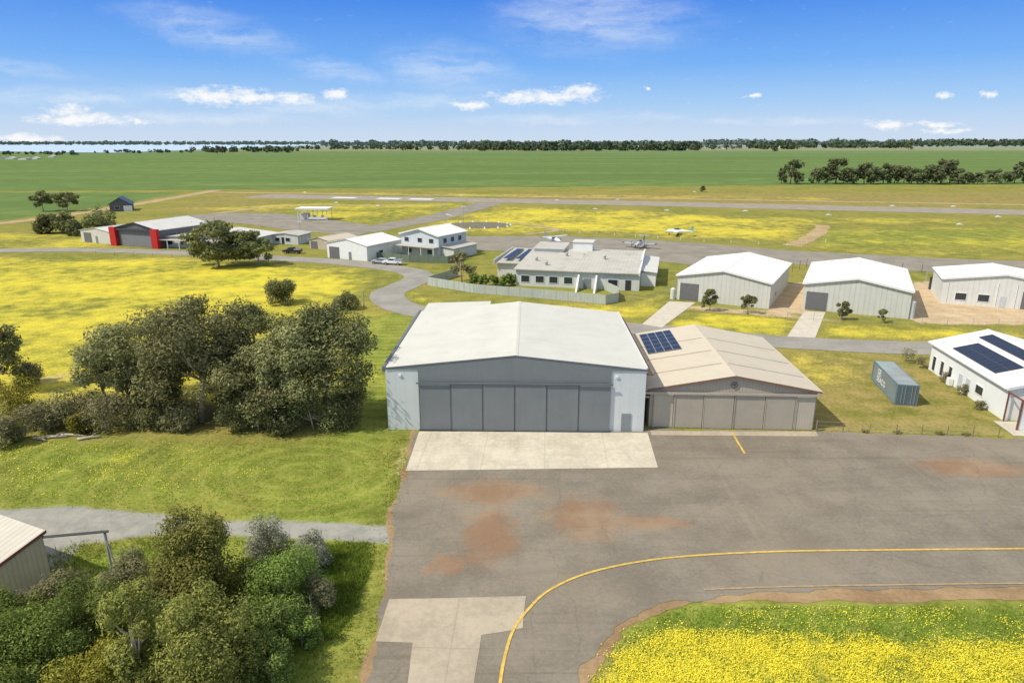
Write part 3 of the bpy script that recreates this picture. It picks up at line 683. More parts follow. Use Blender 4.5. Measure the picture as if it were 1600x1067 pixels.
for y in (8,13,18,23): lwin(tb,y,y+1.5,1.0,2.2,x=TW+3.2,s=1)
# ---- two storey building
FL,rz,W=fr((628,398),(686,404))
h2=shed('two_storey_building','white two storey building with pale blue walls and white gabled roof','building',FL,rz,W,13,6.0,7.6,M('pale_blue_wall',lin(202,209,210),.6,.06,.6,rib=.5,ribk=.12),ROOF_WW,trim=WHITEP,ov=.4,ovy=.5)
for x in (1.2,W*.45,W*.75): fwin(h2,x,x+1.5,3.9,5.1)
for x in (2.0,W*.7): fwin(h2,x,x+1.6,.9,2.1)
for y in (2,5.5,9): lwin(h2,y,y+1.6,3.8,5.1,x=W,s=1)
MB().box(W+.06,W+4.2,1,12,0,2.7).build('side_wing',OFFW,h2); MB().extr([(W+.1,3.1),(W+4.6,2.75),(W+4.6,2.9),(W+.1,3.25)],.6,12.4).build('wing_roof',ROOF_G,h2)
MB().extr([(-.5,2.9),(W,2.9),(W,3.05),(-.5,3.05)],-2.4,-.1).build('verandah_roof',ROOF_G,h2)
for x in (-.3,W*.33,W*.66,W-.2): MB().box(x-.07,x+.07,-2.3,-2.15,0,2.89).build('verandah_post',WHITEP,h2)
# ---- white shed next to it
FL,rz,W=fr((512,402.5),(574,408.5))
h3=shed('shed','small white gabled shed with grey roller door beside the two storey building','shed',FL,rz,W,15,4.0,5.4,WHITEW,ROOF_WW,ov=.3)
fpanel(h3,'roller_door',.8,4.2,.03,3.1,ROLL,.08); fpanel(h3,'door',7.4,8.3,.03,2.1,HG_GREY); lwin(h3,5,6.6,1.2,2.2,x=W,s=1)
FL,rz,W=fr((484,388),(514,391))
h4=shed('shed','low brown roofed lean-to left of the small white shed','shed',FL,rz,W,12,2.6,3.4,TANW,ROOF_T)
fpanel(h4,'roller_door',.6,3.2,.03,2.2,ROLL,.08)
def solidfence(label,pp,h,mat,name='fence',group=None,gate=None):
    pts=[P(*q) for q in pp]; root=empty(name,pts[0],0,label,'fence',group)
    for i in range(len(pts)-1):
        a,b=pts[i]-pts[0],pts[i+1]-pts[0]; d=(b-a); Ln=d.length; d.normalize(); nn=Vector((-d.y,d.x,0))*.03
        k=max(1,round(Ln/2.6))
        for j in range(k):
            q0=a+d*(Ln*j/k+.04); q1=a+d*(Ln*(j+1)/k-.04)
            vs=[q0-nn,q1-nn,q1+nn,q0+nn]; vs=[(p.x,p.y,.04) for p in vs]+[(p.x,p.y,h) for p in vs]
            MB().add(vs,[(3,2,1,0),(4,5,6,7),(0,1,5,4),(1,2,6,5),(2,3,7,6),(3,0,4,7)]).build('panel',mat,root)
            MB().box(a.x+d.x*Ln*j/k-.06,a.x+d.x*Ln*j/k+.06,a.y+d.y*Ln*j/k-.06,a.y+d.y*Ln*j/k+.06,0,h+.08).build('post',mat,root)
    return root
solidfence('dark green sheet fence in front of the two storey building',[(588,405),(640,410),(700,412),(728,405)],1.9,GREENF)
solidfence('pale grey sheet fence wrapping around the terminal garden',[(716,431),(668,446),(740,458),(850,467),(946,476),(966,472),(964,462),(912,438)],1.9,GREYF)
# ---- red pillared hangar
FL,rz,W=fr((181,383),(250,388)); 
h5=shed('hangar','charcoal fronted hangar with bright red corner pillars','hangar',FL,rz,W,20,5.2,7.1,CHAR,ROOF_LG,ov=.2,ovy=.3,trim=DARKM)
for x0 in (-.6,W-1.8): MB().box(x0,x0+2.4,-1.2,-.1,0,5.6).build('pillar',RED,h5)
MB().box(1.85,W-1.85,-.9,-.12,4.75,5.25).build('fascia',M('dark_fascia',lin(70,70,72),.6,.1,1),h5)
fpanel(h5,'sliding_door',2.4,W-2.4,.05,4.6,M('grey_sliding_door',lin(128,130,132),.55,.06,.6,rib=.6,ribk=.15),.12)
for y in (4,9,14): lwin(h5,y,y+2,1.2,2.4,x=W,s=1)
FL,rz,W=fr((128,377.5),(176,382))
h6=shed('shed','pale grey shed left of the red pillared hangar','shed',FL,rz,W,14,3.6,4.6,ZINC,ROOF_LG); fpanel(h6,'roller_door',1.5,5,.03,3,ROLL,.08); fpanel(h6,'door',7,8,.03,2.1,HG_GREY)
FL,rz,W=fr((256,386),(384,391.5))
h7=shed('low_building','long low building with pale roof behind the tall tree','building',FL,rz,W,17,3.0,4.2,OFFW,ROOF_LG,ov=.5,ovy=.6)
for x in (1.5,6,10,15,20): fwin(h7,x,x+1.8,.9,2.1)
fpanel(h7,'door',13,14,.03,2.1,HG_GREY); MB().extr([(-.5,2.5),(W*.5,2.5),(W*.5,2.62),(-.5,2.62)],-3.2,-.62).build('verandah_roof',ROOF_G,h7)
for x in (-.3,4,8,12.5): MB().box(x-.07,x+.07,-3.1,-2.96,0,2.49).build('verandah_post',WHITEP,h7)
FL,rz,W=fr((424,381),(466,382.5))
h8=shed('low_building','small grey low building behind the dark pickup','building',FL,rz,W,8,2.8,3.3,OFFW,ROOF_G,ov=.4); fwin(h8,1.5,3,.9,2.0); fwin(h8,5,6.5,.9,2.0); fpanel(h8,'door',3.6,4.5,.03,2.1,DARKM)
FL,rz,W=fr((172,331),(204,330))
h9=shed('house','dark roofed house beside the country road at far left','house',FL,rz,W,12,3.4,6.0,M('dark_wall',lin(96,98,102),.7,.1,1),M('dark_roof',lin(78,86,100),.5,.1,1),ov=.6); fwin(h9,2,4,1,2.2); fpanel(h9,'garage_door',5.5,9,.03,2.5,WHITEP)
# ---- open canopy
cp0=P(466,344); cn=empty('canopy',cp0,R(-4),'white flat roofed open canopy on posts on the far apron','canopy')
MB().box(-.8,12.6,-.8,7,4.3,4.75).build('roof',ROOF_WW,cn); MB().box(-.85,12.65,-.85,-.805,4.25,4.8).build('fascia',WHITEP,cn)
for x in (0,4,8,11.8):
    for y in (0,6.2): MB().box(x-.1,x+.1,y-.1,y+.1,0,4.3).build('post',WHITEP,cn)
MB().box(.3,3.2,1,5,0,2.4).build('store_room',OFFW,cn); MB().box(4.3,11.4,-.05,.05,.4,1.2).build('barrier',WHITEP,cn); MB().box(5.5,6.5,2.5,3.2,0,1.7).build('fuel_pump',WHITEP,cn); MB().box(8.6,9.6,2.5,3.2,0,1.7).build('fuel_pump',WHITEP,cn)
# ---- tan shed bottom left with door rail
c0=P(81,905); ang=math.atan2(-.93,-.42)
sh_=empty('shed',c0,ang,'tan corrugated shed with pale roof cut off by the left edge','shed')
Lw=7.0; hi,lo=3.75,2.1
BDY=9
mb=MB(); mb.poly([(0,0,0),(Lw,0,0),(Lw,0,lo),(0,0,hi)]); mb.poly([(0,-BDY,0),(Lw,-BDY,0),(Lw,-BDY,lo),(0,-BDY,hi)]); mb.poly([(0,0,0),(0,-BDY,0),(0,-BDY,hi),(0,0,hi)]); mb.poly([(Lw,0,0),(Lw,-BDY,0),(Lw,-BDY,lo),(Lw,0,lo)])
mb.build('wall',M('cream_shed_sheet',lin(200,186,156),.6,.08,.7,rib=.32,ribk=.28,streak=.15),sh_)
rsl=(hi-lo)/Lw
MB().extr([(-.2,hi+rsl*.2+.01),(Lw+.3,lo-rsl*.3+.01),(Lw+.3,lo-rsl*.3+.1),(-.2,hi+rsl*.2+.1)],-BDY-.2,.12).build('roof',M('shed_roof_sheet',lin(204,196,180),.6,.08,.5,rib=.5,ribaxis='y',ribk=.3,spec=.15),sh_)
MB().extr([(-.22,hi+rsl*.2-.1),(Lw+.3,lo-rsl*.3-.1),(Lw+.3,lo-rsl*.3+.13),(-.22,hi+rsl*.2+.13)],.125,.17).build('barge_board',RUST,sh_)
inv=Matrix.Rotation(-ang,3,'Z')
pe=inv@(P(176,898)-c0); top=3.55
MB().tube([(0.1,.2,top),(pe.x,pe.y,top),(pe.x*1.06,pe.y*1.06,top)],.11,4).build('door_rail',DARKM,sh_)
MB().tube([(pe.x,pe.y,0),(pe.x,pe.y,top-.1)],.09,6).build('rail_post',STEEL,sh_)
pf=inv@(P(188,905)-c0)
MB().tube([(pf.x,pf.y,0),(pe.x,pe.y,top-.5)],.06,6).build('rail_brace',STEEL,sh_)

# ---------------------------------------------------------------- trees
def crown_mesh(name,clumps,nl,size,seed,aspect=.42,inner=.5):
    rng=np.random.default_rng(seed)
    ce=np.array([c for c,_ in clumps]); ra=np.array([r for _,r in clumps])
    wt=(ra.prod(1))**(2/3); wt/=wt.sum()
    ix=rng.choice(len(clumps),nl,p=wt)
    d=rng.normal(size=(nl,3)); d/=np.linalg.norm(d,axis=1)[:,None]
    r=1-inner*rng.random(nl)**1.4; r*=1+.2*rng.normal(size=nl)*(rng.random(nl)<.4)
    p=ce[ix]+d*r[:,None]*ra[ix]; p[:,2]=np.maximum(p[:,2],.05)
    nm=d+.5*rng.normal(size=(nl,3))+np.array([-.12,-.04,.4]); nm/=np.linalg.norm(nm,axis=1)[:,None]
    t=np.cross(nm,rng.normal(size=(nl,3))); t/=np.linalg.norm(t,axis=1)[:,None]; b=np.cross(nm,t)
    s=(size*(.5+1.0*rng.random(nl)))[:,None]
    vs=np.stack([p+t*s,p+b*s*aspect,p-t*s,p-b*s*aspect],1).reshape(-1,3)
    me=bpy.data.meshes.new(name); fastmesh(me,vs,np.arange(4*nl).reshape(-1,4)); return me
def make_tree(name,label,cat,base,h,r,kind,lm,nl,ls,seed,group=None,bark=None,lean=0,nc=None):
    rng=random.Random(seed); root=empty(name,base,rng.uniform(0,6.28),label,cat,group); cl=[]
    bark=bark or BARK
    if kind in('euc','gum'):
        lo_=.33 if kind=='euc' else .18
        for i in range(nc or 18):
            a=rng.uniform(0,6.28); q=math.sqrt(rng.random())*.84; z=h*(lo_+(.92-lo_)*rng.random()**.85*(1-.34*q*q))
            if i<4: q*=.4; z=h*(.80+.09*rng.random())
            k=rng.uniform(.18,.36)*r; cl.append(((q*r*math.cos(a),q*r*math.sin(a),z),(k*1.15,k*1.15,min(k*.9,h*.12))))
    elif kind=='bush':
        for i in range(nc or 16):
            z=h*rng.uniform(.15,.74); q=math.sqrt(rng.random())*.72*math.sqrt(max(.05,1-((z/h-.3)/.75)**2)); a=rng.uniform(0,6.28)
            k=rng.uniform(.26,.46)*r; cl.append(((q*r*math.cos(a),q*r*math.sin(a),z),(k,k,min(k,h*.27))))
    else:
        for i in range(nc or 46):
            z=h*rng.uniform(.05,.86); mxr=math.sqrt(max(.03,1-(max(0,z/h-.38)/.60)**2))*.70; q=rng.random()**.38*mxr; a=rng.uniform(0,6.28)
            k=r*rng.uniform(.28,.46)*(1.12-.4*z/h); cl.append(((q*r*math.cos(a),q*r*math.sin(a),z),(k,k,min(k*1.15,h*.15))))
    tr=max(.05,h*.02) if kind!='bush' else max(.03,h*.018)
    mb=MB(); hz=h*(.6 if kind!='bush' else .5)
    bx_,by_=rng.uniform(-.08,.08)*h,rng.uniform(-.08,.08)*h
    spine=[(0,0,-.05),(bx_*.3,by_*.3,hz*.35),(bx_*.8,by_*.6,hz*.7),(bx_,by_,hz)]
    mb.tube(spine,[tr*1.25,tr,tr*.75,tr*.5],7)
    for c_,_ in cl[:14]:
        t=rng.uniform(.3,.95); i=min(2,int(t*3)); f=t*3-i; s=Vector(spine[i]).lerp(Vector(spine[i+1]),f)
        e=Vector(c_); mid=s.lerp(e,.5)+Vector((0,0,-.04*h)); mb.tube([s,mid,e],[tr*.55,tr*.38,tr*.15],5)
    mb.build('trunk',bark,root,smooth=True)
    me=crown_mesh('crown',cl,nl,ls,seed,inner=.5); me.materials.append(lm)
    o=bpy.data.objects.new('crown',me); C.objects.link(o); o.parent=root
    return root
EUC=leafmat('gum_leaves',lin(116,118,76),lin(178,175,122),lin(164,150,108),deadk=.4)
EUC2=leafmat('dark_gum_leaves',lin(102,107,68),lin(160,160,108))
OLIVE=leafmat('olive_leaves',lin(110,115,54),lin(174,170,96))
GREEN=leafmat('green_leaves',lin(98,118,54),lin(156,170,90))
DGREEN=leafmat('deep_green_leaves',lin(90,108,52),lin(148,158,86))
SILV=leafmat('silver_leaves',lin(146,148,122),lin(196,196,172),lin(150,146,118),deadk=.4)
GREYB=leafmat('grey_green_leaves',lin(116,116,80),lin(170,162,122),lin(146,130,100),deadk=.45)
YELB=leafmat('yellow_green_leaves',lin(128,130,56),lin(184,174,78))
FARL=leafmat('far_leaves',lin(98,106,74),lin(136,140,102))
HAZL=leafmat('hazy_leaves',lin(86,102,92),lin(114,130,116),trans=.1)  # bluish distance haze put into the leaf colour
sd=[100]
def T(name,label,u,vb,vt,wpx,kind,lm,nl,ls,cat='tree',group=None,bark=None,dy=0,nc=None):
    b=P(u,vb); h=Zat(b.y,vt); r=wpx/2*mpp(Vector((b.x,b.y,h/2))); sd[0]+=1
    return make_tree(name,label,cat,b,max(h,.3),r,kind,lm,nl,ls,sd[0],group,bark,nc=nc)
# big clump
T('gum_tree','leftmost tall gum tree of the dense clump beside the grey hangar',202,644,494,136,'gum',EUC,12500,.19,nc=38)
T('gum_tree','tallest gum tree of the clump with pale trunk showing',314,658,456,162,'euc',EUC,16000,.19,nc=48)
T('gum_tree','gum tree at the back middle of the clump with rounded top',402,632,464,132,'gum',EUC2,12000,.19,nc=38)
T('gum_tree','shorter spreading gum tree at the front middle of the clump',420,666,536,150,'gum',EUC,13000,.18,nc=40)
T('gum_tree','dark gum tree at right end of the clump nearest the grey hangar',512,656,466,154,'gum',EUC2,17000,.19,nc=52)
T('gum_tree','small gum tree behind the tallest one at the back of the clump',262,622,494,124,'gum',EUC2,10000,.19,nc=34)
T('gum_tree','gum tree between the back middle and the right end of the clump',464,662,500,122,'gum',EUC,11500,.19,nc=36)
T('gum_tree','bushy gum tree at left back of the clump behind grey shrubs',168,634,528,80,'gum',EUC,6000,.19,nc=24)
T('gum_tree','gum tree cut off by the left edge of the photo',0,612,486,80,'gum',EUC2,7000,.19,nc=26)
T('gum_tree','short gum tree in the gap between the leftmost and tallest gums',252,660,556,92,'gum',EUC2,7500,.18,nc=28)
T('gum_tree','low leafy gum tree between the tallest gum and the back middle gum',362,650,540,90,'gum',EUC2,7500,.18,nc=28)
for i,(u,vb,vt,wp,lm,lb) in enumerate(((368,670,606,76,EUC2,'dark shrub right of the tallest gum tree trunk'),(278,669,626,70,GREYB,'greyish shrub at foot of the clump left of the pale trunk'),(490,671,598,92,EUC2,'dark shrub at right foot of the clump'),
  (548,664,590,62,EUC2,'narrow shrub at the clump corner nearest the hangar'),(106,664,600,96,GREYB,'brown grey leafless shrub left of the clump'),(166,667,612,98,GREYB,'olive grey shrub in front of the leftmost tall gum'),
  (50,600,560,50,GREYB,'pale dry shrub behind the yellow green shrubs at left'),(20,665,590,92,YELB,'yellow green wattle shrub at left edge'),(10,694,644,60,GREYB,'grey brown shrub in front of the wattle at left edge'),(70,674,622,84,GREYB,'low dull shrub right of the wattle'),(404,673,612,80,EUC2,'dark shrub in the middle foot of the clump'),(224,670,626,74,EUC2,'low dark shrub between the grey shrubs'),(446,673,628,70,EUC2,'low dark shrub between the middle foot and right foot of the clump'),(132,676,640,54,YELB,'small yellow green shrub at the left front of the clump'))):
    T('shrub',lb,u,vb,vt,wp,'bush',lm,3800,.14,'shrub')
# foreground planting
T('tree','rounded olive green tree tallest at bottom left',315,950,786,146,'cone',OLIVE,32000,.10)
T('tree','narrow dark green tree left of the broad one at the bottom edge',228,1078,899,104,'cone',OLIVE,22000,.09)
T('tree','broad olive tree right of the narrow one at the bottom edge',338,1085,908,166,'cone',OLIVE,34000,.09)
for u,vb,vt,wp,kd,lm,nl,lb in ((418,866,792,78,'bush',SILV,6500,'silver leafed shrub behind the rounded olive tree'),(486,889,828,78,'bush',SILV,6000,'pale silver shrub nearest the gravel path end'),
  (444,956,848,140,'bush',GREEN,16000,'wide green shrub right of the rounded olive tree'),(490,962,894,74,'bush',GREYB,6500,'grey green shrub at the right edge of the planting'),(398,946,866,78,'bush',DGREEN,8000,'dark green shrub against the rounded olive tree'),
  (196,944,858,96,'bush',GREYB,9500,'grey green shrub just behind the narrow tree'),(140,1010,896,146,'bush',DGREEN,18000,'large dark green shrub left of the narrow tree'),(45,1066,930,176,'bush',GREEN,19000,'light green shrub in the bottom left corner'),
  (150,1094,1008,120,'bush',YELB,9500,'yellowish shrub on the bottom edge left of narrow tree'),(88,1082,980,112,'bush',DGREEN,10000,'green shrub between the corner shrub and the yellowish shrub'),(272,958,870,88,'bush',GREYB,7500,'small grey green shrub at left foot of the rounded olive tree'),(20,1004,918,120,'bush',GREEN,11000,'green shrub beside the tan shed wall'),(8,1116,1014,140,'bush',GREEN,10000,'leafy shrub cut by the bottom left corner'),
  (272,1016,936,104,'bush',DGREEN,10000,'dark shrub filling the gap between narrow and broad trees'),(410,1014,936,112,'bush',DGREEN,11500,'green shrub behind the broad tree on its right'),(92,966,888,108,'bush',GREYB,9500,'grey shrub in front of the tan shed post'),(428,1070,982,94,'bush',DGREEN,8500,'low green shrub at the right foot of the broad tree'),(210,1114,1052,116,'bush',OLIVE,7000,'low olive shrub under the narrow tree on the bottom edge'),(472,1010,952,66,'bush',GREEN,5000,'small bright green shrub at the outer right of the planting')):
    T('shrub',lb,u,vb,vt,wp,kd,lm,nl,.085,'shrub')
# middle distance
T('round_bush','dense round dark bush alone in the yellow field',440,474,434,56,'bush',EUC2,6000,.2,'bush',nc=24)
T('round_bush','low dark bush beside the bend in the road',541,483,455,50,'bush',EUC2,4500,.2,'bush',nc=20)
T('gum_tree','broad dark tree in front of the long low building',342,416,343,96,'gum',EUC2,8500,.4,nc=38)
T('gum_tree','smaller dark tree right of the broad tree by the road',404,414,358,54,'gum',EUC2,4000,.36,nc=24)
T('gum_tree','slim sparse tree at left corner of the terminal fence',722,442,392,44,'euc',GREYB,1600,.26)
for i,(u,vb,vt,wp) in enumerate(((1109,486,451,28),(1168,490,459,25),(1316,500,470,25),(1379,504,482,16))):
    T('garden_tree',['small dark tree in front of the left white roofed hangar door','small tree right of the darkest one in front of the left white roofed hangar','small rounded tree in front of the middle white roofed hangar','tiny tree near the fence in front of the middle white roofed hangar'][i],u,vb,vt,wp,'gum',EUC2,2000,.18,'tree',nc=18)
for i,u in enumerate((742,757,772,787,800)):
    T('hedge_bush','dark green hedge bush in the terminal garden, '+['leftmost','second from left','middle','second from right','rightmost'][i]+' of five',u,446+ (i%2),424+i%3,21,'bush',GREEN,900,.25,'bush','hedge bushes in the terminal garden')
for i,(u,vb,vt,wp,k) in enumerate(((68,330,297,34,'euc'),(105,330,300,38,'euc'),(158,360,312,52,'bush'),(70,365,331,34,'bush'),(98,364,328,44,'bush'),(118,368,338,28,'bush'))):
    T('tree',['tree at far left beside the country road, tall and thin','second thin tree beside the country road','dark rounded tree in front of the dark roofed house','leftmost low bush left of the red pillared hangar','middle low bush left of the red pillared hangar','low bush nearest the pale grey shed'][i],u,vb,vt,wp,k,EUC2,2000,.5,'tree')
for i,(u,vb,vt,wp) in enumerate(((1418,565,538,26),(1440,575,552,22),(1476,598,578,20),(1502,617,598,20),(1530,640,622,18))):
    T('shrub',['sparse shrub behind the container, furthest from the workshop','sparse shrub at the far corner of the workshop wall','low plant by the middle of the workshop wall','low plant under the workshop side doors','low plant at near end of the workshop wall'][i],u,vb,vt,wp,'bush',GREYB,600,.1,'shrub')
for i,(u,vb,wp) in enumerate(((1352,674,14),(1404,676,18),(1468,677,16),(1510,679,20))):
    T('weed_clump','low weed clump along the apron edge near the container',u,vb+1,vb-3,wp,'bush',OLIVE,300,.07,'weed','weed clumps along the apron edge')
proto=[]
for s in range(4):
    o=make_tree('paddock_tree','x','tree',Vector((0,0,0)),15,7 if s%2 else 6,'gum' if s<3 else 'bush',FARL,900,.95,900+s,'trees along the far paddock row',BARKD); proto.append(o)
us=[1221,1235,1247,1275,1292,1306,1318,1333,1350,1365,1380,1397,1412,1424,1442,1456,1470,1484,1497,1511,1527,1543,1556,1570,1585,1600]
hts=[20,36,18,26,17,38,22,27,32,26,30,30,26,24,22,33,36,35,22,20,18,20,22,20,27,34]
for i,u in enumerate(us):
    b=P(u,287+random.uniform(-.6,1.2)); h=(hts[i])*mpp(b)*1.05; s=h/15
    lab='dark tree in the row across the far paddock at right'
    if i<4: o=proto[i]; o.location=b; o.scale=(s*1.0,s*1.0,s); o['label']=lab
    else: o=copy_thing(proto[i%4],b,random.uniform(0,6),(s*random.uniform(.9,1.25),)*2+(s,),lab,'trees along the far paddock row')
for i,(u,vb,hp) in enumerate(((1098,300,10),(1420,234,12),(340,241,13),(402,238,9),(634,236,11),(1210,238,11),(1135,234,9))):
    b=P(u,vb); h=hp*mpp(b); s=h/15
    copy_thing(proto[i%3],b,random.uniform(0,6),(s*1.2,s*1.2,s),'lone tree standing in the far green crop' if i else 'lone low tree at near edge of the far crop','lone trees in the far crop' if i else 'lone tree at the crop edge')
def wood(name,label,segs,seed,lm):
    rng=random.Random(seed); cl=[]
    for u0,u1,v0,v1,hp,dn in segs:
        k=int((u1-u0)*dn)
        for i in range(k):
            u=rng.uniform(u0,u1); b=P(u,rng.uniform(v0,v1)); mp=mpp(b); h=hp*mp*rng.uniform(.55,1.15); ww=h*rng.uniform(.5,.9)
            cl.append(((b.x,b.y,h*.5),(ww,ww,h*.5)))
    rg=np.random.default_rng(seed); K=34
    ce=np.repeat(np.array([c for c,_ in cl]),K,0); ra=np.repeat(np.array([r for _,r in cl]),K,0); nl=len(ce)
    d=rg.normal(size=(nl,3)); d/=np.linalg.norm(d,axis=1)[:,None]; p=ce+d*ra*(1-.4*rg.random(nl))[:,None]; p[:,2]=np.maximum(p[:,2],.1)
    nm=d+.6*rg.normal(size=(nl,3)); nm/=np.linalg.norm(nm,axis=1)[:,None]
    t=np.cross(nm,rg.normal(size=(nl,3))); t/=np.linalg.norm(t,axis=1)[:,None]; b=np.cross(nm,t); s=(ra[:,2]*.5*(.5+rg.random(nl)))[:,None]
    vs=np.stack([p+t*s,p+b*s*.7,p-t*s,p-b*s*.7],1).reshape(-1,3)
    me=bpy.data.meshes.new(name); fastmesh(me,vs,np.arange(4*nl).reshape(-1,4)); me.materials.append(lm)
    o=bpy.data.objects.new(name,me); C.objects.link(o); tag(o,label,'wood',kind='stuff')
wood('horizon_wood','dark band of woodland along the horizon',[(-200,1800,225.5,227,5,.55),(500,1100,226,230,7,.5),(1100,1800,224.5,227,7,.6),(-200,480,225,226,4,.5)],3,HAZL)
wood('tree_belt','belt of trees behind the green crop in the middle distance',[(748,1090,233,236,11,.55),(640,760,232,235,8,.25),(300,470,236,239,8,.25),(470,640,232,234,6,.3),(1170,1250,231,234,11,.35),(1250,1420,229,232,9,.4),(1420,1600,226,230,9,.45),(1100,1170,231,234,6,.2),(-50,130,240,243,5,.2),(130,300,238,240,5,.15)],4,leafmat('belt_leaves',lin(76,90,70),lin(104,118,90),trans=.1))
for i,(u,v,wp) in enumerate(((8,249,13),(28,250,15),(48,249,11),(-6,248,12),(1112,233,10),(1130,233,8),(1218,232,9),(1240,231,8),(75,246,9))):
    b=P(u,v); k=mpp(b); 
    shed('house',['white house furthest left on the far town edge','white house second on the far town edge','small white house right of the far town pair','pale house cut by left edge on the horizon','pale farm shed on the horizon left of the two small sheds','small pale farm shed beyond the crop','pale farm house on the horizon among trees','pale farm house right of the other horizon house','small lone house right of the far town edge'][i],'house',b,random.uniform(-.3,.3),wp*k,wp*k*.7,2.2*k,3.4*k,HAZEW,HAZER if i%2 else HAZEW)

# ---------------------------------------------------------------- fallen logs by the clump
for i,(u,v,ln,a) in enumerate(((84,685,2.6,.2),(112,682,3.4,-.1),(140,686,2.2,.35),(62,688,1.8,-.3))):
    lg=empty('fallen_log',P(u,v),a,['pale fallen log in front of the wattle, second from left','longest pale fallen log at the left front of the clump','rightmost pale fallen log at the left front of the clump','leftmost short fallen log near the left edge'][i],'log')
    MB().tube([(-ln/2,0,.16),(0,.12,.17),(ln/2,-.05,.15)],[.17,.15,.09],7).build('stem',BARK,lg,smooth=True); MB().tube([(.1,.1,.2),(.5,.6,.35),(.8,.9,.3)],[.08,.06,.03],5).build('branch',BARK,lg)

# ---------------------------------------------------------------- grass and flowers as ground cover
def scatter(name,label,pp,n,h,wd,mat,flat=False,thr=None,seed=1,holes=()):
    rg=np.random.default_rng(seed); w=np.array(W2(pp)); lo,hi=w.min(0),w.max(0)
    pts=lo+(hi-lo)*rg.random((n*3,2)); ins=inpoly_sd(pts[:,0],pts[:,1],[tuple(a) for a in w])>.5*rg.normal(size=len(pts))
    pts=pts[ins]
    if thr is not None:
        nv=np.array([mnoise.noise((p[0]*.35,p[1]*.35,seed))+.5*mnoise.noise((p[0]*1.3,p[1]*1.3,seed)) for p in pts]); pts=pts[nv>thr+.22*rg.normal(size=len(pts))]
    pts=pts[:n]; k=len(pts); a=rg.random(k)*6.283
    if flat:
        s=wd*(.5+rg.random(k)); z=h*(.4+.8*rg.random(k)); c_,s_=np.cos(a)*s,np.sin(a)*s; tl=rg.normal(size=(k,2))*.3*s[:,None]
        V=np.stack([np.stack([pts[:,0]+c_,pts[:,1]+s_,z+tl[:,0]],1),np.stack([pts[:,0]-s_,pts[:,1]+c_,z+tl[:,1]],1),np.stack([pts[:,0]-c_,pts[:,1]-s_,z-tl[:,0]],1),np.stack([pts[:,0]+s_,pts[:,1]-c_,z-tl[:,1]],1)],1).reshape(-1,3); q=np.arange(4*k).reshape(-1,4)
    else:
        s=wd*(.5+rg.random(k)); hh=h*(.4+.9*rg.random(k)); ln=rg.normal(size=(k,2))*.5*hh[:,None]
        V=np.stack([np.stack([pts[:,0]+np.cos(a)*s,pts[:,1]+np.sin(a)*s,0*a],1),np.stack([pts[:,0]-np.cos(a)*s,pts[:,1]-np.sin(a)*s,0*a],1),np.stack([pts[:,0]+ln[:,0],pts[:,1]+ln[:,1],hh],1)],1).reshape(-1,3); q=np.arange(3*k).reshape(-1,3)
    me=bpy.data.meshes.new(name); fastmesh(me,V,q); me.materials.append(mat); o=bpy.data.objects.new(name,me); C.objects.link(o); tag(o,label,'grass' if not flat else 'flowers',kind='stuff')
FLOW=leafmat('yellow_petals',lin(222,206,52),lin(246,230,88),trans=.2,dark=.08)
GRS=leafmat('grass_blades',lin(110,124,48),lin(164,168,84),trans=.35,dark=.15)
GRB=leafmat('lush_blades',lin(100,128,44),lin(156,174,76),trans=.35,dark=.15)
isl=[(938,1075),(985,995),(1062,952),(1300,947),(1620,947),(1650,1100),(925,1120)]
isly=[(935,1080),(972,1022),(1055,984),(1300,996),(1620,1012),(1650,1100),(925,1120)]
scatter('flower_carpet','yellow wildflowers carpeting the bottom right grass',isly,44000,.15,.034,FLOW,True,-.14,5)
scatter('flower_carpet','scattered yellow flowers along the green grass edge of the apron',isl,6000,.14,.034,FLOW,True,.12,6)
scatter('grass','green grass at the bottom right corner',isl,32000,.17,.02,GRB,False,None,7)
lw=[(0,692),(330,690),(560,676),(630,690),(600,780),(594,812),(300,806),(110,786),(0,790)]
scatter('grass','short grass on the left lawn between clump and gravel path',lw,20000,.09,.03,GRS,False,-.1,8)
scatter('flower_carpet','yellow flowers scattered over the left lawn',[(0,692),(300,690),(420,740),(200,770),(0,780)],2200,.08,.042,FLOW,True,.1,9)
scatter('grass','tufts of grass creeping over the left dirt edge of the apron',[(610,690),(640,684),(628,760),(612,830),(598,930),(566,1060),(530,1060),(580,900),(600,800)],5000,.14,.03,GRS,False,.0,13)
scatter('grass','long bright grass right of the foreground planting',[(450,870),(570,848),(575,905),(545,960),(520,1000),(470,1000),(450,930)],18000,.35,.03,GRB,False,None,10)
scatter('grass','rough grass around the foreground planting',[(0,900),(120,850),(260,840),(420,850),(560,850),(540,960),(480,1090),(0,1090)],24000,.3,.03,GRS,False,-.3,12)

# ---------------------------------------------------------------- fences with posts and wires
def wirefence(label,pp,h,sp,postm,rails=(1.0,.5),group=None,pr=.04,name='wire_fence',wr=.012):
    pts=[P(*q) for q in pp]; root=empty(name,pts[0],0,label,'fence',group); pm=None
    for i in range(len(pts)-1):
        a,b=pts[i]-pts[0],pts[i+1]-pts[0]; L=(b-a).length; k=max(1,round(L/sp))
        for j in range(k+(1 if i==len(pts)-2 else 0)):
            q=a.lerp(b,j/k)
            if pm is None: o=MB().tube([(0,0,0),(0,0,h)],pr,5).build('post',postm,root); pm=o.data
            else: o=bpy.data.objects.new('post',pm); C.objects.link(o); o.parent=root
            o.location=q
        for f in rails: MB().tube([a+Vector((0,0,h*f-.02)),b+Vector((0,0,h*f-.02))],wr,4).build('wire',STEEL,root)
    return root
wirefence('post and wire fence along the apron beside the container yard',[(1276,674),(1400,679),(1560,683)],1.2,3,WOOD,(1,.6,.3))
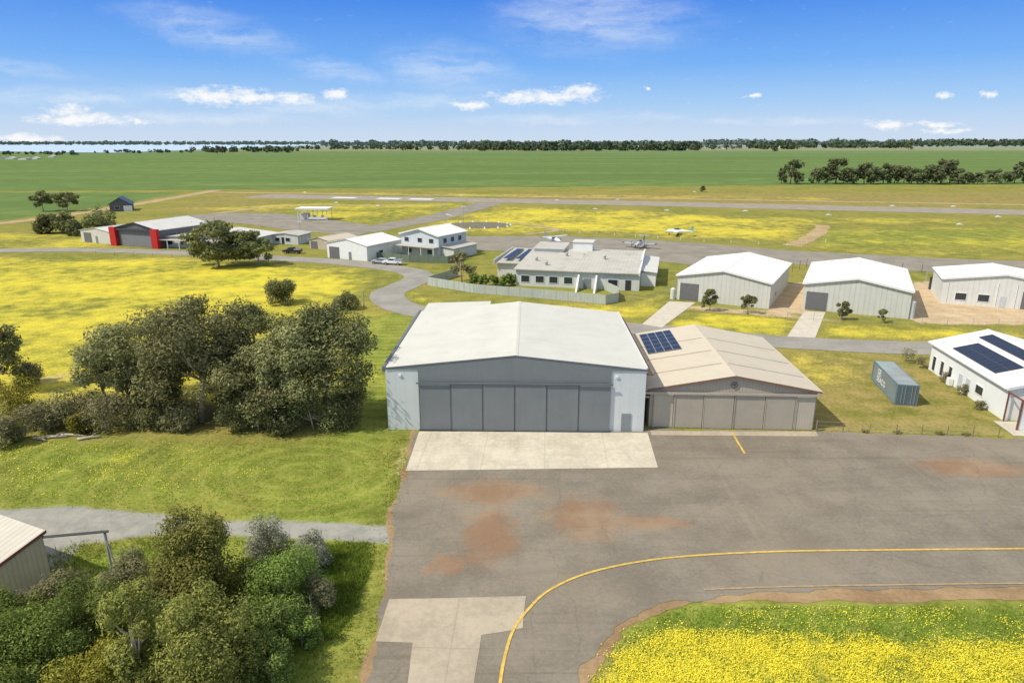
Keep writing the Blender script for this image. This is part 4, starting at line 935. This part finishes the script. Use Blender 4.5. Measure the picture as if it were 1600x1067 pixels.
wirefence('post and wire fence along the road in front of white roofed hangars',[(1095,489),(1230,500),(1440,509),(1640,513)],1.5,4,STEEL,(1,.66,.33))
wirefence('tall fence with red posts behind the white roofed hangars',[(1238,425),(1260,418),(1440,426),(1470,431)],2.2,4.5,RUST,(1,.66,.33),pr=.06)
wirefence('tall fence between the terminal and left white roofed hangar',[(970,470),(1010,478),(1050,457),(1060,440)],2.0,4,STEEL,(1,.66,.33))
wirefence('low white post fence across the airfield grass',[(830,358),(960,368),(1100,378),(1230,384),(1290,378)],.8,7,WHITEP,(.8,),pr=.09)
wirefence('roadside fence with pale posts at the yellow field',[(150,399),(330,404),(420,409)],1.2,6,WOOD,(1,.6))
bo=empty('bollard',P(1276,673),0,'short dark post beside the tan hangar corner','post'); MB().tube([(0,0,0),(0,0,1.3)],.12,8).build('shaft',WOOD,bo); MB().tube([(0,0,1.3),(0,0,1.36)],[.13,.08],8).build('cap',DARKM,bo)

# ---------------------------------------------------------------- airfield markers, lights, poles
mk=None
spots=[(525,317),(590,322),(476,301),(720,306),(870,313),(965,312),(1085,300),(1295,336),(1395,322),(1490,323),(1560,339),(1500,351),(1165,330),(1042,329),(930,327)]
for i,(u,v) in enumerate(spots):
    p=P(u,v)
    if mk is None:
        mk=empty('runway_marker',p,R(-12),'white wedge shaped marker lying beside the runway','marker','white runway markers')
        MB().extr([(-1.2,.02),(1.2,.02),(1.2,.05),(0,.5),(-1.2,.05)],-.4,.4).build('gable_body',WHITEP,mk); MB().box(-1.3,1.3,-.5,.5,0,.03).build('base',STEEL,mk)
    else: copy_thing(mk,p,R(-12),1,'white wedge shaped marker lying beside the runway','white runway markers')
ck=None
for i in range(14):
    t=2*math.pi*i/14; p=Vector((cpn.x+12*math.cos(t),cpn.y+11*math.sin(t),0))
    if ck is None:
        ck=empty('cone_marker',p,0,'small white cone around the dark signal circle','marker','white cones around the signal circle')
        MB().tube([(0,0,.06),(0,0,.7)],[.36,.06],10).build('cone',WHITEP,ck); MB().box(-.42,.42,-.42,.42,.0,.06).build('base',WHITEP,ck)
    else: copy_thing(ck,p,0,1,'small white cone around the dark signal circle','white cones around the signal circle')
def pole(label,u,vb,vt,arm=True):
    b=P(u,vb); h=Zat(b.y,vt); o=empty('light_pole',b,0,label,'pole')
    MB().tube([(0,0,0),(0,0,h)],[.12,.07],6).build('shaft',STEEL,o)
    if arm: MB().box(-.7,.7,-.15,.15,h,h+.25).build('lamp_head',WHITEP,o)
    return o
pole('slim light pole beside the signal circle',724,355,323); pole('floodlight pole at the terminal front',912,430,396); pole('slim pole in front of the far apron',470,372,347); pole('thin pole behind the gravel yard',1447,440,405,False); pole('light pole beside the bend in the road',569,480,455,False)
b=P(697,362); ws=empty('windsock_pole',b,0,'windsock on thin pole near the two storey building','windsock'); MB().tube([(0,0,0),(0,0,6)],.08,6).build('shaft',STEEL,ws); MB().tube([(0.1,0,5.8),(1.2,.2,5.6),(2.3,.3,5.2)],[.35,.28,.16],8).build('sock',WHITEP,ws)
for u,v,hh,rr_,lb in ((1051,467,2.0,.5,'white water tank at left side of the white roofed hangar'),(1422,497,3.0,.6,'pale water tank between the middle and right hangars'),(1458,452,2.6,.9,'dark water tank behind the gravel yard')):
    t=empty('water_tank',P(u,v),0,lb,'tank'); MB().tube([(0,0,0),(0,0,hh)],rr_,18).build('tank_body',OFFW if 'dark' not in lb else DARKM,t); MB().tube([(0,0,hh),(0,0,hh+.3)],[rr_*1.02,.15],18).build('tank_lid',OFFW if 'dark' not in lb else DARKM,t)

# ---------------------------------------------------------------- vehicles
def vehicle(name,label,cat,u,v,rz,col,kind):
    pm=M(name+'_paint',col,.3,.03,1,spec=.5); root=empty(name,P(u,v),rz,label,cat); w=.9
    if kind=='ute':
        body=[(-2.6,.45),(2.5,.45),(2.62,.6),(2.6,.95),(1.45,1.08),(.55,1.1),(-2.65,1.1)]; cab=[(1.4,1.08),(.75,1.72),(-.55,1.75),(-.8,1.09)]
    else:
        body=[(-2.2,.4),(2.2,.4),(2.32,.55),(2.25,.82),(1.2,.95),(-1.6,.98),(-2.3,.92)]; cab=[(1.15,.94),(.5,1.42),(-.95,1.44),(-1.7,.96)]
    MB().extr(body,-w,w).build('body',pm,root,bevel=.05)
    cb_=MB().extr(cab,-w+.12,w-.12).build('cabin',pm,root,bevel=.04)
    g_=MB()
    cx=sum(p[0] for p in cab)/4
    for s in (-1,1):
        pts=[(cx+(x-cx)*.84,s*(w-.11),zz+(.08 if zz<1.2 else -.1)) for x,zz in cab]; g_.poly(pts)
    (xa,za),(xb,zb)=cab[0],cab[1]; g_.poly([(xa+.02-.05,-w+.25,za+.1),(xa+.02-.05,w-.25,za+.1),(xb+.07,w-.25,zb-.06),(xb+.07,-w+.25,zb-.06)])
    g_.build('window_glass',GLASS,cb_)
    if kind=='ute':
        t=MB(); t.box(-2.65,-.9,-.95,.95,1.11,1.15)
        for s in (-.95,.91): t.box(-2.65,-.9,s,s+.04,1.151,1.45)
        t.box(-2.65,-2.61,-.9,.9,1.151,1.45); t.build('tray',STEEL,root)
    for x in (1.6,-1.65):
        for s in (-1,1):
            wh=MB().extr([(x+.36*math.cos(a),.36+.36*math.sin(a)) for a in np.linspace(0,2*math.pi,17)[:-1]],s*.92-.11,s*.92+.11).build('wheel',RUBBER,root)
            MB().extr([(x+.2*math.cos(a),.36+.2*math.sin(a)) for a in np.linspace(0,2*math.pi,13)[:-1]],s*1.04-.006,s*1.04+.006).build('rim',STEEL,wh)
    for s in (-.65,.65): MB().box(2.55 if kind=='ute' else 2.24,2.64 if kind=='ute' else 2.33,s-.17,s+.17,.68,.84).build('headlight',WHITEP,root)
vehicle('utility_truck','dark pickup truck parked by the low grey building','car',457,396,R(172),lin(40,44,48),'ute')
vehicle('utility_truck','white pickup truck parked beside the green fence','car',614,413.5,R(170),lin(232,234,234),'ute')
vehicle('parked_car','silver car parked left of the white pickup','car',595,412,R(165),lin(168,172,176),'car')

# ---------------------------------------------------------------- aircraft
def plane(label,u,v,rz,kind,c1,c2):
    o=empty('light_aircraft',P(u,v)+Vector((0,0,.05)),rz,label,'aircraft'); pm=M('aircraft_paint',c1,.3,.03,1,spec=.5); p2_=M('aircraft_trim',c2,.35,.05,1)
    zf=1.35
    MB().loft([(4.1,.08,.08,zf-.1),(3.7,.35,.38,zf-.05),(2.6,.52,.56,zf),(1.2,.62,.75,zf+.12),(-.2,.6,.72,zf+.12),(-1.6,.4,.46,zf+.08),(-3.4,.2,.24,zf+.15),(-4.6,.08,.12,zf+.2)]).build('fuselage',pm,o,smooth=True)
    MB().loft([(1.75,.3,.1,zf+.62),(1.1,.55,.32,zf+.62),(.1,.54,.36,zf+.62),(-.7,.3,.15,zf+.6)]).build('canopy_glass',GLASS,o,smooth=True)
    zw=zf+.95 if kind=='high' else zf-.35
    def wing(y0,y1,x0,x1,x2,x3,za,zb,t=.12):
        vs=[(x0,y0,za-t/2),(x1,y0,za-t/2),(x3,y1,zb-t/3),(x2,y1,zb-t/3),(x0,y0,za+t/2),(x1,y0,za+t/2),(x3,y1,zb+t/3),(x2,y1,zb+t/3)]
        return MB().add(vs,[(3,2,1,0),(4,5,6,7),(0,1,5,4),(1,2,6,5),(2,3,7,6),(3,0,4,7)])
    for s in (-1,1):
        wg=wing(s*.3,s*5.2,1.6,-.1,1.3,.2,zw,zw+(.1 if kind=='high' else .45)).build('wing',pm,o)
        wing(s*4.6,s*5.22,1.37,.13,1.32,.18,zw+(.1 if kind=='high' else .40),zw+(.11 if kind=='high' else .455),.17).build('wing_tip',p2_,wg)
        if kind=='high': MB().tube([(.7,s*.55,zf-.3),(.7,s*2.4,zw-.04)],.05,5).build('strut',pm,o)
        zt=zf+(1.75 if kind=='twin' else .25)
        wing(s*.03,s*1.7,-3.7,-4.6,-3.95,-4.6,zt,zt,.08).build('tailplane',pm,o)
        if kind=='twin':
            e_=MB().loft([(2.6,.1,.1,zw+.25),(2.3,.34,.34,zw+.22),(1.2,.38,.38,zw+.2),(-.4,.15,.18,zw+.15)],10)
            e_.v=[(x,y+s*1.9,z) for x,y,z in e_.v]; en=e_.build('engine',pm,o,smooth=True)
            MB().box(2.62,2.66,s*1.9-.06,s*1.9+.06,zw-.7,zw+1.2).build('propeller',DARKM,en)
        mb=MB().tube([(.3,s*1.0,zf-.4),(.2,s*1.25,.3)],.05,5); lg=mb.build('landing_leg',STEEL,o)
        MB().extr([(.2+.28*math.cos(a),.28+.28*math.sin(a)) for a in np.linspace(0,2*math.pi,13)[:-1]],s*1.3-.08,s*1.3+.08).build('wheel',RUBBER,lg)
    MB().extr([(-3.4,zf+.2),(-4.7,zf+.2),(-4.9,zf+1.8),(-4.2,zf+1.8)],-.05,.05).build('tail_fin',p2_,o)
    lg=MB().tube([(2.9,0,zf-.4),(3.0,0,.3)],.045,5).build('landing_leg',STEEL,o); MB().extr([(3.0+.24*math.cos(a),.24+.24*math.sin(a)) for a in np.linspace(0,2*math.pi,13)[:-1]],-.07,.07).build('wheel',RUBBER,lg)
    if kind!='twin': pr=MB().box(4.1,4.14,-.07,.07,zf-1.0,zf+.8).build('propeller',DARKM,o); MB().loft([(4.45,.02,.02,zf-.1),(4.3,.12,.12,zf-.1),(4.05,.17,.17,zf-.1)],10).build('spinner',pm,pr,smooth=True)
    return o
plane('grey twin engined aircraft with high tail parked behind the terminal',1000,387,R(-115),'twin',lin(190,194,198),lin(70,84,110))
plane('white high winged aircraft parked at the terminal plant room',864,381,R(-60),'high',lin(226,228,228),lin(120,130,140))
plane('white and green low winged aircraft on the yellow grass',1060,368,R(160),'low',lin(236,237,233),lin(120,170,150))
print('done')
